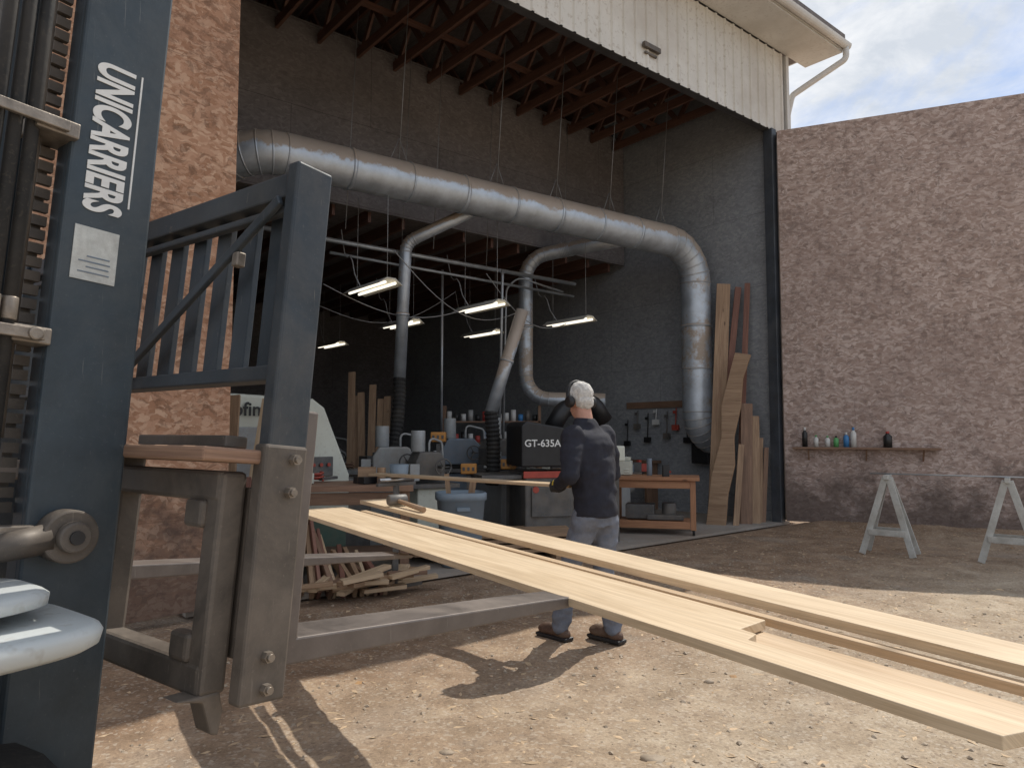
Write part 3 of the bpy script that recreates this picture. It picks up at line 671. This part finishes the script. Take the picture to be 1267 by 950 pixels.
for j in range(4):
    for k in range(4):
        b.box((k*.19-.3+random.uniform(-.02, .02), random.uniform(-.1, .1), .13+j*.055), (.17, 2.0+random.uniform(-.3, .2), .035), T(-.15, 8.35, -78+random.uniform(-3, 3)))
b.box((0, .6, .07), (.9, .09, .08), T(-.15, 8.35, -78)); b.box((0, -.6, .07), (.9, .09, .08), T(-.15, 8.35, -78)); b.fin('boards', M['lum1'], e, .003)
e = empty('lumber_scrap_pile', (-1.9, 6.5, .3)); random.seed(11); mats = {'lum1': B(), 'lum2': B(), 'boardb': B(), 'lum3': B()}
for k in range(30):
    t = k/29; px = -2.35+t*1.2+random.uniform(-.03, .03); py = 6.3+t*.45
    H = 1.0*(1-t)**1.2+.12+random.uniform(-.05, .08); mt = random.choice(['lum1', 'lum2', 'boardb', 'lum1', 'lum3'])
    mats[mt].beam((px+random.uniform(-.02, .05), py-.15, .03), (px-.18-random.uniform(.0, .15), py+.35+random.uniform(-.05, .15), H), random.uniform(.03, .05), random.uniform(.09, .16), (0, 0, 1))
for k in range(20):
    a = random.uniform(.2, 1.7); L = random.uniform(.3, .6); px = random.uniform(-1.85, -1.05); p = V((px, 6.1+(px+1.75)*.5+random.uniform(-.1, .25), random.uniform(.03, .2)))
    mats[random.choice(['lum1', 'lum2', 'boardb'])].beam(p, p+V((math.cos(a)*L, math.sin(a)*L, random.uniform(-.02, .05))), random.uniform(.06, .12), .035)
for k, q in mats.items(): q.fin('boards_'+k, M[k], e, .003)
e = empty('leaning_lumber', (-2.2, 10.6, 1.4)); b = B()
for k in range(7): b.beam((-2.45+k*.11, 10.9-k*.05, .03), (-2.65+k*.13+random.uniform(-.1, .1), 11.5, random.uniform(1.7, 2.5)), .11, .03, (0, -1, .2))
b.fin('planks', M['lum1'], e, .003)
e = empty('leaning_lumber', (-3.0, 7.0, 1.3)); b = B(); b2 = B()
for k in range(8): (b if k % 2 else b2).beam((-3.25+k*.09, 6.45+k*.07, .03), (-3.45+k*.11+random.uniform(-.1, .15), 6.9+k*.08, random.uniform(1.6, 2.05)), .10, .035, (0, -1, .2))
b.fin('planks', M['boardb'], e, .003); b2.fin('planks_dark', M['lum1'], e, .003)

# ------------------------------------------------------------------ sawhorses and rail
def sawhorse(MM):
    e = empty('sawhorse', MM @ V((0, 0, .45))); b = B()
    for y in (-.05, .05):
        for sx in (-1, 1): b.beam(MM @ V((sx*.27, y*3.2, 0)), MM @ V((sx*.02, y*.5, .90)), .07, .03, MM.to_3x3() @ V((0, 1, 0)))
    for y in (-.14, .14): b.beam(MM @ V((-.20, y, .26)), MM @ V((.20, y, .26)), .07, .022, MM.to_3x3() @ V((0, 1, 0)))
    b.beam(MM @ V((0, -.12, .91)), MM @ V((0, .12, .91)), .05, .05); b.fin('timber', M['sawh'], e, .003); return e
sawhorse(T(4.50, 8.66, -38)); sawhorse(T(5.52, 8.05, -36))
e = empty('steel_rod', (5, 8.5, .95)); b = B(); b.cyl((4.35, 8.77, .947), (5.9, 7.82, .947), .009, None, 8); b.fin('rod', M['galv2'], e)

# ------------------------------------------------------------------ boards on the forks
bo = V((-1.36, 4.47, 0)); bd = (V((.785, 1.163, 0))-bo).normalized(); bn = V((-bd.y, bd.x, 0))
BMx = basis(bo, bd, bn, Z)
def board(name, outline, z, t, mat):
    e = empty(name, BMx @ V((outline[0][0], outline[0][1], z)))
    n = len(outline); b = B(); off = random.uniform(0, 20)
    vs = [BMx @ V((a, c_, z)) for a, c_ in outline]+[BMx @ V((a, c_, z+t)) for a, c_ in outline]
    fs = [tuple(range(n))[::-1], tuple(range(n, 2*n))]; us = [[(a+off, c_+off) for a, c_ in outline][::-1], [(a+off, c_+off) for a, c_ in outline]]
    for i in range(n):
        j = (i+1) % n; fs.append((i, j, n+j, n+i)); a, c_ = outline[i]; a2, c2 = outline[j]
        us.append([(a+off, c_), (a2+off, c2), (a2+off, c2+t), (a+off, c_+t)])
    b.add(vs, fs, us); b.fin('plank', M[mat], e, .002); return e
board('wood_board', [(0, 0), (3.93, 0), (3.95, .085), (3.36, .095), (3.34, .15), (3.29, .155), (3.27, .275), (0.0, .33)], .945, .024, 'board')
board('wood_board', [(2.95, .15), (4.6, .14), (4.6, .255), (2.95, .265)], .918, .024, 'boardb')
board('wood_board', [(.25, .350), (4.6, .280), (4.6, .31), (.25, .39)], .945, .022, 'boardb')
board('wood_board', [(-.10, .48), (4.7, .290), (4.7, .435), (-.10, .68)], .972, .024, 'board')
e = empty('rubber_mallet', (-.62, 4.25, 1.03)); mz = 1.022
q = BMx @ V((.82, .50, mz-.008)); h0 = BMx @ V((.39, .47, mz+.012)); h1 = BMx @ V((.39, .59, mz+.012))
b = B(); b.tube([h0, h0.lerp(h1, .06), h0.lerp(h1, .94), h1], .033, 16, True, [.028, .034, .034, .028]); b.fin('head', M['iron'], e)
B().tube([BMx @ V((.39, .53, mz+.008)), q], .013, 10, True, [.012, .016]).fin('handle', M['lum1'], e)

# ------------------------------------------------------------------ forklift
fk = empty('forklift', (-1.2, .9, 0)); OF = V((-.440, 1.315, .995)); tau = rad(5.4)
fh = V((.6, .8, 0)); lh = V((-.8, .6, 0))
ft = (fh*math.cos(tau)-Z*math.sin(tau)); ut = (fh*math.sin(tau)+Z*math.cos(tau))
FM = basis(OF, ft, lh, ut)
t2 = rad(3.9); ft2 = (fh*math.cos(t2)-Z*math.sin(t2)); ut2 = (fh*math.sin(t2)+Z*math.cos(t2))
KM = basis(FM @ V((-.052, 0, .40))-ut2*.40, ft2, lh, ut2)
GM = basis(V((-.432, 1.32, 0)), fh, lh, Z)
b = B(); b.box((-.015, 0, .68), (.082, .035, .58), FM); b.fin('backrest_side_plate', M['fork_paint'], fk, .005)
b = B(); b.box((-.020, -.004, .205), (.092, .036, .45), FM); b.fin('carriage_side_plate', M['rusty'], fk, .006)
b = B(); b.box((-.01, 1.30, .45), (.09, .035, 1.0), FM); b.box((-.02, .65, .935), (.05, 1.28, .05), FM); b.box((-.02, .65, .565), (.04, 1.28, .03), FM); b.box((-.035, .65, .885), (.02, 1.26, .015), FM)
b.fin('backrest_rails', M['fork_paint'], fk, .004)
b = B()
for k in range(12): b.box((-.01, .085+k*.098, .75), (.014, .052, .36), FM)
b.fin('backrest_tines', M['fork_paint'], fk, .002)
b = B(); b.beam(FM @ V((-.055, .03, .90)), FM @ V((-.055, .60, .58)), .012, .022, FM.to_3x3() @ V((0, 0, 1))); b.fin('diagonal_brace', M['fork_paint'], fk, .003)
b = B(); b.box((-.075, .62, .60), (.03, .03, .07), FM); b.box((-.05, .16, .80), (.02, .02, .03), FM); b.fin('brace_lug', M['bolt'], fk, .003)
b = B()
for f_, u_ in [(-.005, .405), (-.008, .345), (-.022, .06), (-.018, .005)]:
    p = FM @ V((f_, -.022, u_)); q = FM @ V((f_, -.034, u_)); b.cyl(p, q, .0105, None, 6, True, False); b.cyl(q, FM @ V((f_, -.040, u_)), .0065, None, 10)
b.fin('bolts', M['bolt'], fk)
b = B(); b.box((-.085, .055, .185), (.05, .05, .38), FM); b.box((-.085, .44, .20), (.05, .07, .42), FM)
b.box((-.085, .245, .350), (.055, .42, .055), FM); b.box((-.085, .245, .02), (.055, .42, .055), FM); b.box((-.085, .88, .02), (.055, .8, .05), FM); b.box((-.085, .88, .35), (.055, .8, .05), FM)
b.box((-.105, .10, .30), (.03, .06, .05), FM); b.box((-.105, .10, .07), (.03, .06, .05), FM)
b.fin('carriage_frame', M['rusty'], fk, .008)
b = B(); b.poly([(-.15, -.005), (-.07, .0), (-.06, -.035), (-.065, -.075), (-.08, -.07), (-.10, -.015)], .05, FM @ Matrix.Translation((0, .03, 0))); b.box((-.048, .045, .2), (.012, .03, .30), FM); b.fin('lower_hook', M['rusty'], fk, .004)
b = B(); b.box((-.11, .30, .405), (.13, .62, .025), FM); b.fin('top_plate', M['bench'], fk, .005)
b = B(); b.box((-.085, .20, .430), (.045, .32, .022), FM); b.cyl(FM @ V((-.12, .48, .43)), FM @ V((-.12, .75, .43)), .022); b.fin('carriage_guide', M['rusty'], fk, .003)
for l0, nm in ((.06, 'fork_near'), (1.18, 'fork_far')):
    b = B(); FL = 1.5
    b.poly([(.02, .03), (FL, .045), (FL+.02, .055), (FL-.02, .062), (.9, .072), (.06, .078), (.06, .5), (.018, .5)], .12, FM @ Matrix.Translation((0, l0-.06, 0)))
    b.fin(nm, M['forksteel'], fk, .004)
b = B()
for l0 in (.28, .98):
    sgn = 1 if l0 < .6 else -1
    b.box((-.195, l0, .62), (.155, .02, 3.35), KM); b.box((-.128, l0+sgn*.03, .62), (.02, .05, 3.35), KM); b.box((-.262, l0+sgn*.03, .62), (.02, .05, 3.35), KM)
b.box((-.2, .63, 2.2), (.12, .70, .12), KM); b.box((-.25, .63, -.55), (.06, .70, .16), KM)
b.fin('mast_rails', M['fork_mast'], fk, .005)
b = B(); b.box((-.235, .35, .75), (.05, .02, 2.6), KM); b.box((-.235, .91, .75), (.05, .02, 2.6), KM); b.box((-.13, .63, -.02), (.05, .5, .08), KM); b.fin('inner_mast', M['iron'], fk, .004)
b = B()
for l0 in (.47, .79): b.cyl(KM @ V((-.40, l0, -.7)), KM @ V((-.40, l0, 1.9)), .035, None, 20)
b.fin('lift_cylinders', M['fork_mast'], fk)
b = B(); b.cyl(KM @ V((-.318, .31, .42)), KM @ V((-.318, .31, 1.9)), .010, None, 12); b.fin('steel_line', M['rusty'], fk)
b = B()
for f_, l_ in [(-.335, .275), (-.362, .272), (-.39, .27)]: b.cyl(KM @ V((f_, l_, .05)), KM @ V((f_, l_, 2.3)), .0115, None, 12)
b.fin('hydraulic_hoses', M['rubber'], fk)
b = B()
for f_, l_ in [(-.335, .275), (-.362, .272), (-.39, .27)]: b.cyl(KM @ V((f_, l_, .28)), KM @ V((f_, l_, .36)), .0135, None, 10); b.cyl(KM @ V((f_, l_, .62)), KM @ V((f_, l_, .66)), .0135, None, 10)
for u_ in (.60, .98): b.box((-.345, .25, u_), (.12, .010, .02), KM)
b.box((-.34, .265, .265), (.15, .03, .018), KM); b.fin('hose_clamps', M['bolt'], fk, .002)
b = B()
for k in range(75):
    b.box((-.288, .335, .3+k*.026), (.024, .012, .018), KM)
    if k % 2: b.box((-.288, .35, .3+k*.026+.012), (.016, .012, .022), KM)
b.fin('lift_chain', M['rusty'], fk)
b = B(); b.box((-.30, .30, .98), (.07, .09, .03), KM); b.box((-.30, .29, .60), (.06, .06, .03), KM); b.cyl(KM @ V((-.30, .255, .60)), KM @ V((-.30, .24, .60)), .012); b.fin('hose_bracket', M['bolt'], fk, .003)
b = B(); c0 = V((-.215, 0, .255))
b.cyl(KM @ V((c0.x, .272, c0.z)), KM @ V((c0.x, .225, c0.z)), .046, None, 28); b.cyl(KM @ V((c0.x, .226, c0.z)), KM @ V((c0.x, .205, c0.z)), .027, None, 20)
b.fin('tilt_pin', M['rusty'], fk, .004)
b = B(); b.cyl(KM @ V((c0.x, .205, c0.z)), KM @ V((c0.x, .200, c0.z)), .012, None, 14); b.fin('grease_cap', M['black'], fk)
b = B(); b.cyl(KM @ V((c0.x-.03, .245, c0.z-.003)), KM @ V((c0.x-.12, .245, c0.z-.02)), .026, .022, 18); b.cyl(KM @ V((c0.x-.11, .245, c0.z-.018)), KM @ V((c0.x-.8, .245, c0.z-.14)), .015, None, 14); b.fin('tilt_rod', M['rusty'], fk)
XT = KM.to_3x3()
text('mast_lettering', 'UNICARRIERS', .092, basis(KM @ V((-.240, .2685, 1.140)), -(XT @ V((0, 0, 1))), XT @ V((1, 0, 0)), -(XT @ V((0, 1, 0)))) @ Matrix.Diagonal((.52, 1, 1, 1)), M['white'], fk, .003)
B().box((-.162, .269, 1.005), (.003, .002, .27), KM).fin('lettering_rule', M['white'], fk)
B().box((-.212, .2685, .765), (.078, .002, .10), KM).fin('capacity_sticker', M['sticker'], fk)
b = B()
for k in range(4): b.box((-.212+(.006 if k % 2 else 0), .2672, .730+k*.010), (.055-(.015 if k % 2 else 0), .001, .0025), KM)
b.fin('sticker_text', M['mblue'], fk)
def wheel(cf, cl, r, w, nm):
    b = B(); n = 44; secs = [(-.5, .62), (-.5, .86), (-.38, .985), (0, 1.), (.38, .985), (.5, .86), (.5, .62)]; vs = []; fs = []
    for k in range(n):
        t = 2*math.pi*k/n
        for j, (a, q) in enumerate(secs):
            rr = r*q*(1 if (k % 2 or not 1 < j < 5) else .955); vs.append(GM @ V((cf+rr*math.cos(t), cl+a*w, r+rr*math.sin(t))))
    m_ = len(secs)
    for k in range(n):
        for j in range(m_-1): fs.append((k*m_+j, k*m_+j+1, ((k+1) % n)*m_+j+1, ((k+1) % n)*m_+j))
    b.add(vs, fs, [[(0, 0)]*4]*len(fs)); b.fin(nm+'_tyre', M['rubber'], fk)
    b = B(); b.tube([GM @ V((cf, cl-w*.42, r)), GM @ V((cf, cl-w*.2, r)), GM @ V((cf, cl+w*.4, r))], .1, 28, True, [r*.64, r*.55, r*.64]); b.cyl(GM @ V((cf, cl-w*.5, r)), GM @ V((cf, cl, r)), r*.2); b.fin(nm+'_rim', M['fender'], fk)
wheel(-.60, .12, .52, .26, 'wheel_front_near'); wheel(-.60, 1.10, .52, .26, 'wheel_front_far'); wheel(-2.35, .18, .36, .2, 'wheel_rear_near'); wheel(-2.35, 1.06, .36, .2, 'wheel_rear_far')
b = B(); loft(b, [(1.120, .345, .135), (1.13, .358, .152), (1.148, .362, .156), (1.156, .358, .152), (1.160, .35, .145)], GM, 60, 5.5, -.625, .15); b.fin('fender', M['fender'], fk)
b = B(); loft(b, [(1.180, .320, .105), (1.185, .335, .12), (1.20, .337, .122), (1.206, .33, .115), (1.209, .32, .105)], GM, 60, 4.6, -.65, .19); b.fin('fender_step', M['fender'], fk)
b = B(); b.box((-.65, .17, 1.168), (.5, .18, .028), GM); b.fin('fender_gasket', M['rubber'], fk, .004)
b = B(); b.box((-.62, .62, .5), (.25, .8, .25), GM); b.box((-1.55, .62, .55), (2.0, .75, .5), GM); b.box((-1.0, .62, .95), (.35, .75, .45), GM); b.fin('chassis', M['iron'], fk, .02)
b = B(); b.poly([(-2.1, .35), (-2.1, 1.15), (-2.75, 1.15), (-2.95, .95), (-2.95, .4)], 1.05, GM @ Matrix.Translation((0, .1, 0))); b.fin('counterweight', M['iron'], fk, .04)
b = B(); b.box((-1.65, .62, 1.0), (.85, .7, .4), GM); b.fin('engine_hood', M['fork_paint'], fk, .03)
b = B(); b.box((-1.6, .62, 1.27), (.5, .5, .12), GM); b.box((-1.87, .62, 1.52), (.12, .48, .45), GM); b.fin('seat', M['black'], fk, .03)
b = B()
for l0 in (.18, 1.06):
    b.beam(GM @ V((-.78, l0, 1.15)), GM @ V((-1.05, l0, 2.25)), .06, .06); b.beam(GM @ V((-2.2, l0, 1.15)), GM @ V((-2.1, l0, 2.25)), .06, .06); b.beam(GM @ V((-1.0, l0, 2.25)), GM @ V((-2.15, l0, 2.25)), .06, .06)
for k in range(6): b.beam(GM @ V((-1.05-k*.2, .18, 2.26)), GM @ V((-1.05-k*.2, 1.06, 2.26)), .03, .05)
b.fin('overhead_guard', M['fork_mast'], fk, .006)
b = B(); c1 = GM @ V((-1.15, .62, 1.42)); ax = (GM.to_3x3() @ V((.5, 0, .87))); a1_ = GM.to_3x3() @ V((0, 1, 0)); a2_ = ax.cross(a1_)
b.tube([c1+a1_*.18*math.cos(t)+a2_*.18*math.sin(t) for t in [k*math.pi/10 for k in range(21)]], .014, 8); b.cyl(c1, c1-ax*.4, .025); b.fin('steering_wheel', M['black'], fk)

# ------------------------------------------------------------------ person
pf = V((-.70, .714, 0)).normalized(); pl_ = V((-pf.y, pf.x, 0)); PO = V((.575, 5.03, 0)); HM = basis(PO, pf, pl_, Z)
man = empty('worker', PO)
def capsule(b, p0, r0, p1, r1, n=18):
    p0, p1 = V(p0), V(p1); b.tube([p0, p1], r0, n, True, [r0, r1]); b.ell(p0, (r0,)*3, I4, n, 10); b.ell(p1, (r1,)*3, I4, n, 10)
def torso(b, secs, n=28):
    vs = []
    for (a, bb_, z, ra, rb) in secs:
        for k in range(n):
            t = 2*math.pi*k/n; vs.append(V((a+ra*math.cos(t), bb_+rb*math.sin(t), z)))
    fs = [(i*n+k, i*n+(k+1) % n, (i+1)*n+(k+1) % n, (i+1)*n+k) for i in range(len(secs)-1) for k in range(n)]
    fs.append(tuple(range(n))[::-1]); fs.append(tuple(range((len(secs)-1)*n, len(secs)*n))); b.add(vs, fs, [[(0, 0)]*len(f) for f in fs], True)
def organic(b, name, mats, voxel, fold=0., fs=14, pick=None, smooth=2, parent=man, zs=1.6):
    me = bpy.data.meshes.new(name); me.from_pydata([tuple(p) for p in b.v], [], b.f)
    bm = bmesh.new(); bm.from_mesh(me); bmesh.ops.remove_doubles(bm, verts=bm.verts, dist=1e-5); bmesh.ops.recalc_face_normals(bm, faces=bm.faces); bm.to_mesh(me); bm.free()
    o = bpy.data.objects.new(name, me); sc.collection.objects.link(o)
    r = o.modifiers.new('r', 'REMESH'); r.mode = 'VOXEL'; r.voxel_size = voxel; r.use_smooth_shade = True
    s_ = o.modifiers.new('s', 'SMOOTH'); s_.iterations = smooth; s_.factor = .5
    dg = bpy.context.evaluated_depsgraph_get(); m2 = bpy.data.meshes.new_from_object(o.evaluated_get(dg)); o.modifiers.clear(); o.data = m2
    if fold:
        nn = [v.normal.copy() for v in m2.vertices]
        for v, n_ in zip(m2.vertices, nn):
            q = v.co; w = noise.noise(V((q.x*fs, q.y*fs, q.z*fs*zs)))+.4*noise.noise(V((q.x*fs*2.3, q.y*fs*2.3, q.z*fs*2.2*zs)))
            w2 = abs(noise.noise(V((q.x*fs*.8+3, q.y*fs*.8, q.z*fs*.7*zs+7))))
            v.co = q+n_*fold*(w*.8-w2*.9)
    m2.materials.clear()
    for mm in mats: m2.materials.append(mm)
    for p in m2.polygons:
        p.use_smooth = True
        if pick: p.material_index = pick(p.center)
    o.matrix_world = HM; attach(o, parent); return o
b = B(); torso(b, [(-.005, 0, .865, .140, .185), (-.01, 0, .90, .138, .186), (-.005, 0, 1.0, .130, .178), (.012, 0, 1.12, .136, .190), (.03, 0, 1.25, .148, .212), (.045, 0, 1.36, .145, .22), (.06, 0, 1.43, .12, .185), (.075, 0, 1.485, .085, .115), (.085, 0, 1.545, .070, .074)])
for s_, el, wr in ((1, (-.02, .285, 1.16), (.17, .175, 1.085)), (-1, (.06, -.285, 1.15), (.26, -.115, 1.08))):
    capsule(b, (.05, s_*.172, 1.41), .088, el, .064); capsule(b, el, .064, wr, .043)
organic(b, 'jacket', [M['jacket']], .011, .014, 8)
b = B(); torso(b, [(-.01, 0, .80, .11, .15), (-.01, 0, .88, .12, .165), (-.005, 0, .96, .115, .16)])
for hp, kn, an in (((-.0, .085, .86), (.15, .105, .49), (.23, .10, .10)), ((-.02, -.085, .86), (.02, -.11, .48), (-.06, -.12, .10))):
    capsule(b, hp, .106, kn, .076); capsule(b, kn, .076, an, .066)
organic(b, 'trousers', [M['pants']], .011, .016, 9)
for an, nm in (((.23, .10), 'boot_left'), ((-.06, -.12), 'boot_right')):
    b = B(); a, c_ = an; capsule(b, (a, c_, .13), .052, (a+.005, c_, .06), .050); b.ell((a+.085, c_, .055), (.125, .050, .048)); b.ell((a+.13, c_, .05), (.08, .052, .042)); b.ell((a-.02, c_, .045), (.06, .045, .045))
    organic(b, nm, [M['boot']], .008, .003, 20)
    b = B(); b.poly([(-.08, 0), (.19, 0), (.21, .015), (.2, .028), (-.08, .028)], .095, HM @ Matrix.Translation((a, c_-.047, 0.0))); b.fin(nm+'_sole', M['black'], man, .01)
HC = V((.125, 0, 1.665)); HR = Matrix.Translation(HC) @ Matrix.Rotation(rad(-10), 4, 'Z') @ Matrix.Rotation(rad(16), 4, 'Y')
b = B(); b.ell((0, 0, .03), (.100, .079, .100), HR, 24, 16); b.ell((.028, 0, -.05), (.068, .058, .074), HR, 20, 12); b.ell((.055, 0, -.085), (.03, .032, .028), HR)
b.ell((.094, 0, -.022), (.02, .014, .03), HR, 12, 8); b.ell((.106, 0, -.034), (.015, .017, .012), HR, 12, 8); b.ell((.084, 0, .018), (.018, .055, .012), HR)
b.ell((.082, 0, -.068), (.013, .028, .008), HR); b.ell((.08, 0, -.08), (.013, .025, .008), HR)
for s_ in (-1, 1): b.ell((-.005, s_*.080, -.012), (.02, .011, .032), HR)
capsule(b, (.075, 0, 1.49), .060, (.105, 0, 1.61), .060)
organic(b, 'head', [M['skin']], .006, 0, 1, None, 2)
b = B()
for s_ in (-1, 1): b.ell((.087, s_*.03, .002), (.010, .013, .009), HM @ HR, 12, 8)
b.fin('eyes', M['cn_w'], man)
b = B(); b.ell((-.014, 0, .045), (.104, .085, .098), HR, 26, 18); b.ell((-.042, 0, -.015), (.066, .072, .066), HR, 20, 12); b.ell((.03, 0, .098), (.066, .060, .036), HR)
organic(b, 'hair', [M['hair']], .005, .006, 40, None, 1, man, .5)
b = B()
for s_ in (-1, 1): b.tube([HM @ HR @ V((-.004, s_*.080, -.005)), HM @ HR @ V((-.004, s_*.094, -.005)), HM @ HR @ V((-.004, s_*.114, -.005)), HM @ HR @ V((-.004, s_*.124, -.005))], .04, 22, True, [.036, .043, .041, .028])
b.fin('ear_cups', M['black'], man)
b = B(); pts = [HM @ HR @ V((-.004+.0, .110*math.cos(t), .005+.148*math.sin(t))) for t in [math.pi*k/16 for k in range(17)]]
b.tube(pts, .008, 8); b.tube([p+HM.to_3x3() @ V((.012, 0, 0)) for p in pts], .006, 8); b.fin('headband', M['black'], man)
def hand(nm, a0, be, s_):
    b = B(); y0 = be+s_*.018
    b.ell((a0+.02, y0, 1.068), (.050, .018, .040)); capsule(b, (a0-.055, y0+s_*.022, 1.082), .030, (a0-.01, y0+s_*.005, 1.072), .030)
    for k, ln in enumerate((.062, .07, .066, .052)):
        x = a0-.012+k*.0215; p0 = (x, y0, 1.045); p1 = (x+.004, y0-s_*.012, 1.030); p2 = (x+.006, y0-s_*.035, 1.036-.004); p3 = (x+.006, y0-s_*ln, 1.040)
        capsule(b, p0, .0115, p1, .0105, 10); capsule(b, p1, .0105, p2, .010, 10); capsule(b, p2, .010, p3, .009, 10)
    capsule(b, (a0-.02, y0, 1.088), .014, (a0+.018, y0-s_*.022, 1.099), .012, 10); capsule(b, (a0+.018, y0-s_*.022, 1.099), .012, (a0+.045, y0-s_*.045, 1.096), .010, 10)
    organic(b, nm, [M['glove'], M['glovey']], .004, 0, 1, lambda c: 1 if (c.z > 1.075 and c.x < a0+.03 and abs(c.y-y0) < .03) else 0, 1)
hand('hand_left', .235, .115, 1); hand('hand_right', .33, -.035, -1)
e = empty('held_board', HM @ V((1.1, .04, 1.06))); b = B(); b.beam(HM @ V((.14, .04, 1.068)), HM @ V((2.65, .04, 1.045)), .148, .022); b.fin('plank', M['boardb'], e, .002)
e = empty('infeed_stand', HM @ V((2.3, .04, .5))); b = B(); b.cyl(HM @ V((2.3, -.15, 1.010)), HM @ V((2.3, .23, 1.010)), .022); b.fin('roller', M['chrome'], e)
b = B(); b.beam(HM @ V((2.3, .04, .04)), HM @ V((2.3, .04, .97)), .05, .05); b.beam(HM @ V((2.3, -.25, .05)), HM @ V((2.3, .33, .05)), .05, .05); b.beam(HM @ V((2.3, -.17, .97)), HM @ V((2.3, .25, .97)), .04, .03); b.fin('stand', M['iron'], e, .004)

# ------------------------------------------------------------------ sky, sun, camera
SUN = V((.62, .785, 0)).normalized(); el = rad(54); S = SUN*math.cos(el)+Z*math.sin(el)
w = bpy.data.worlds.new('World'); sc.world = w; w.use_nodes = True; nt = w.node_tree; nt.nodes.clear()
out = N(nt, 'ShaderNodeOutputWorld'); bg = N(nt, 'ShaderNodeBackground'); nt.links.new(bg.outputs[0], out.inputs[0])
sky = N(nt, 'ShaderNodeTexSky', sky_type='NISHITA'); sky.sun_disc = False; sky.sun_elevation = el; sky.sun_rotation = math.atan2(SUN.x, SUN.y); sky.air_density = 1.; sky.dust_density = 1.
tc = N(nt, 'ShaderNodeTexCoord'); mp = N(nt, 'ShaderNodeMapping'); nt.links.new(tc.outputs['Generated'], mp.inputs[0]); mp.inputs['Scale'].default_value = (1, 1, 2.2); mp.inputs['Location'].default_value = (.3, .1, 0)
cn = noi(nt, mp.outputs[0], 4.2, 8, .6, .6)
cf = ramp(nt, cn, [(.36, .2), (.56, .95)])
cs = ramp(nt, noi(nt, mp.outputs[0], 7, 6, .62, .4), [(.36, (4.6, 4.9, 5.3)), (.62, (6.7, 6.75, 6.8))])
nt.links.new(mixc(nt, cf, mixc(nt, 1., sky.outputs[0], (.66, .74, .85), 'MULTIPLY'), cs), bg.inputs[0]); bg.inputs[1].default_value = .15
sl = bpy.data.lights.new('sun', 'SUN'); sl.energy = 3.8; sl.angle = rad(.5); sl.color = (1, .94, .84)
so = bpy.data.objects.new('sun', sl); so.rotation_euler = S.to_track_quat('Z', 'Y').to_euler(); so.location = (0, 0, 20); sc.collection.objects.link(so)
cam = bpy.data.cameras.new('camera'); cam.sensor_width = 36; cam.lens = 25.23; cam.clip_end = 3000; cam.clip_start = .05
co_ = bpy.data.objects.new('camera', cam); co_.location = (0, 0, 1.45); co_.rotation_euler = (rad(90+3.8), 0, 0); sc.collection.objects.link(co_); sc.camera = co_
sc.view_settings.view_transform = 'Standard'; sc.view_settings.look = 'None'; sc.view_settings.exposure = 0
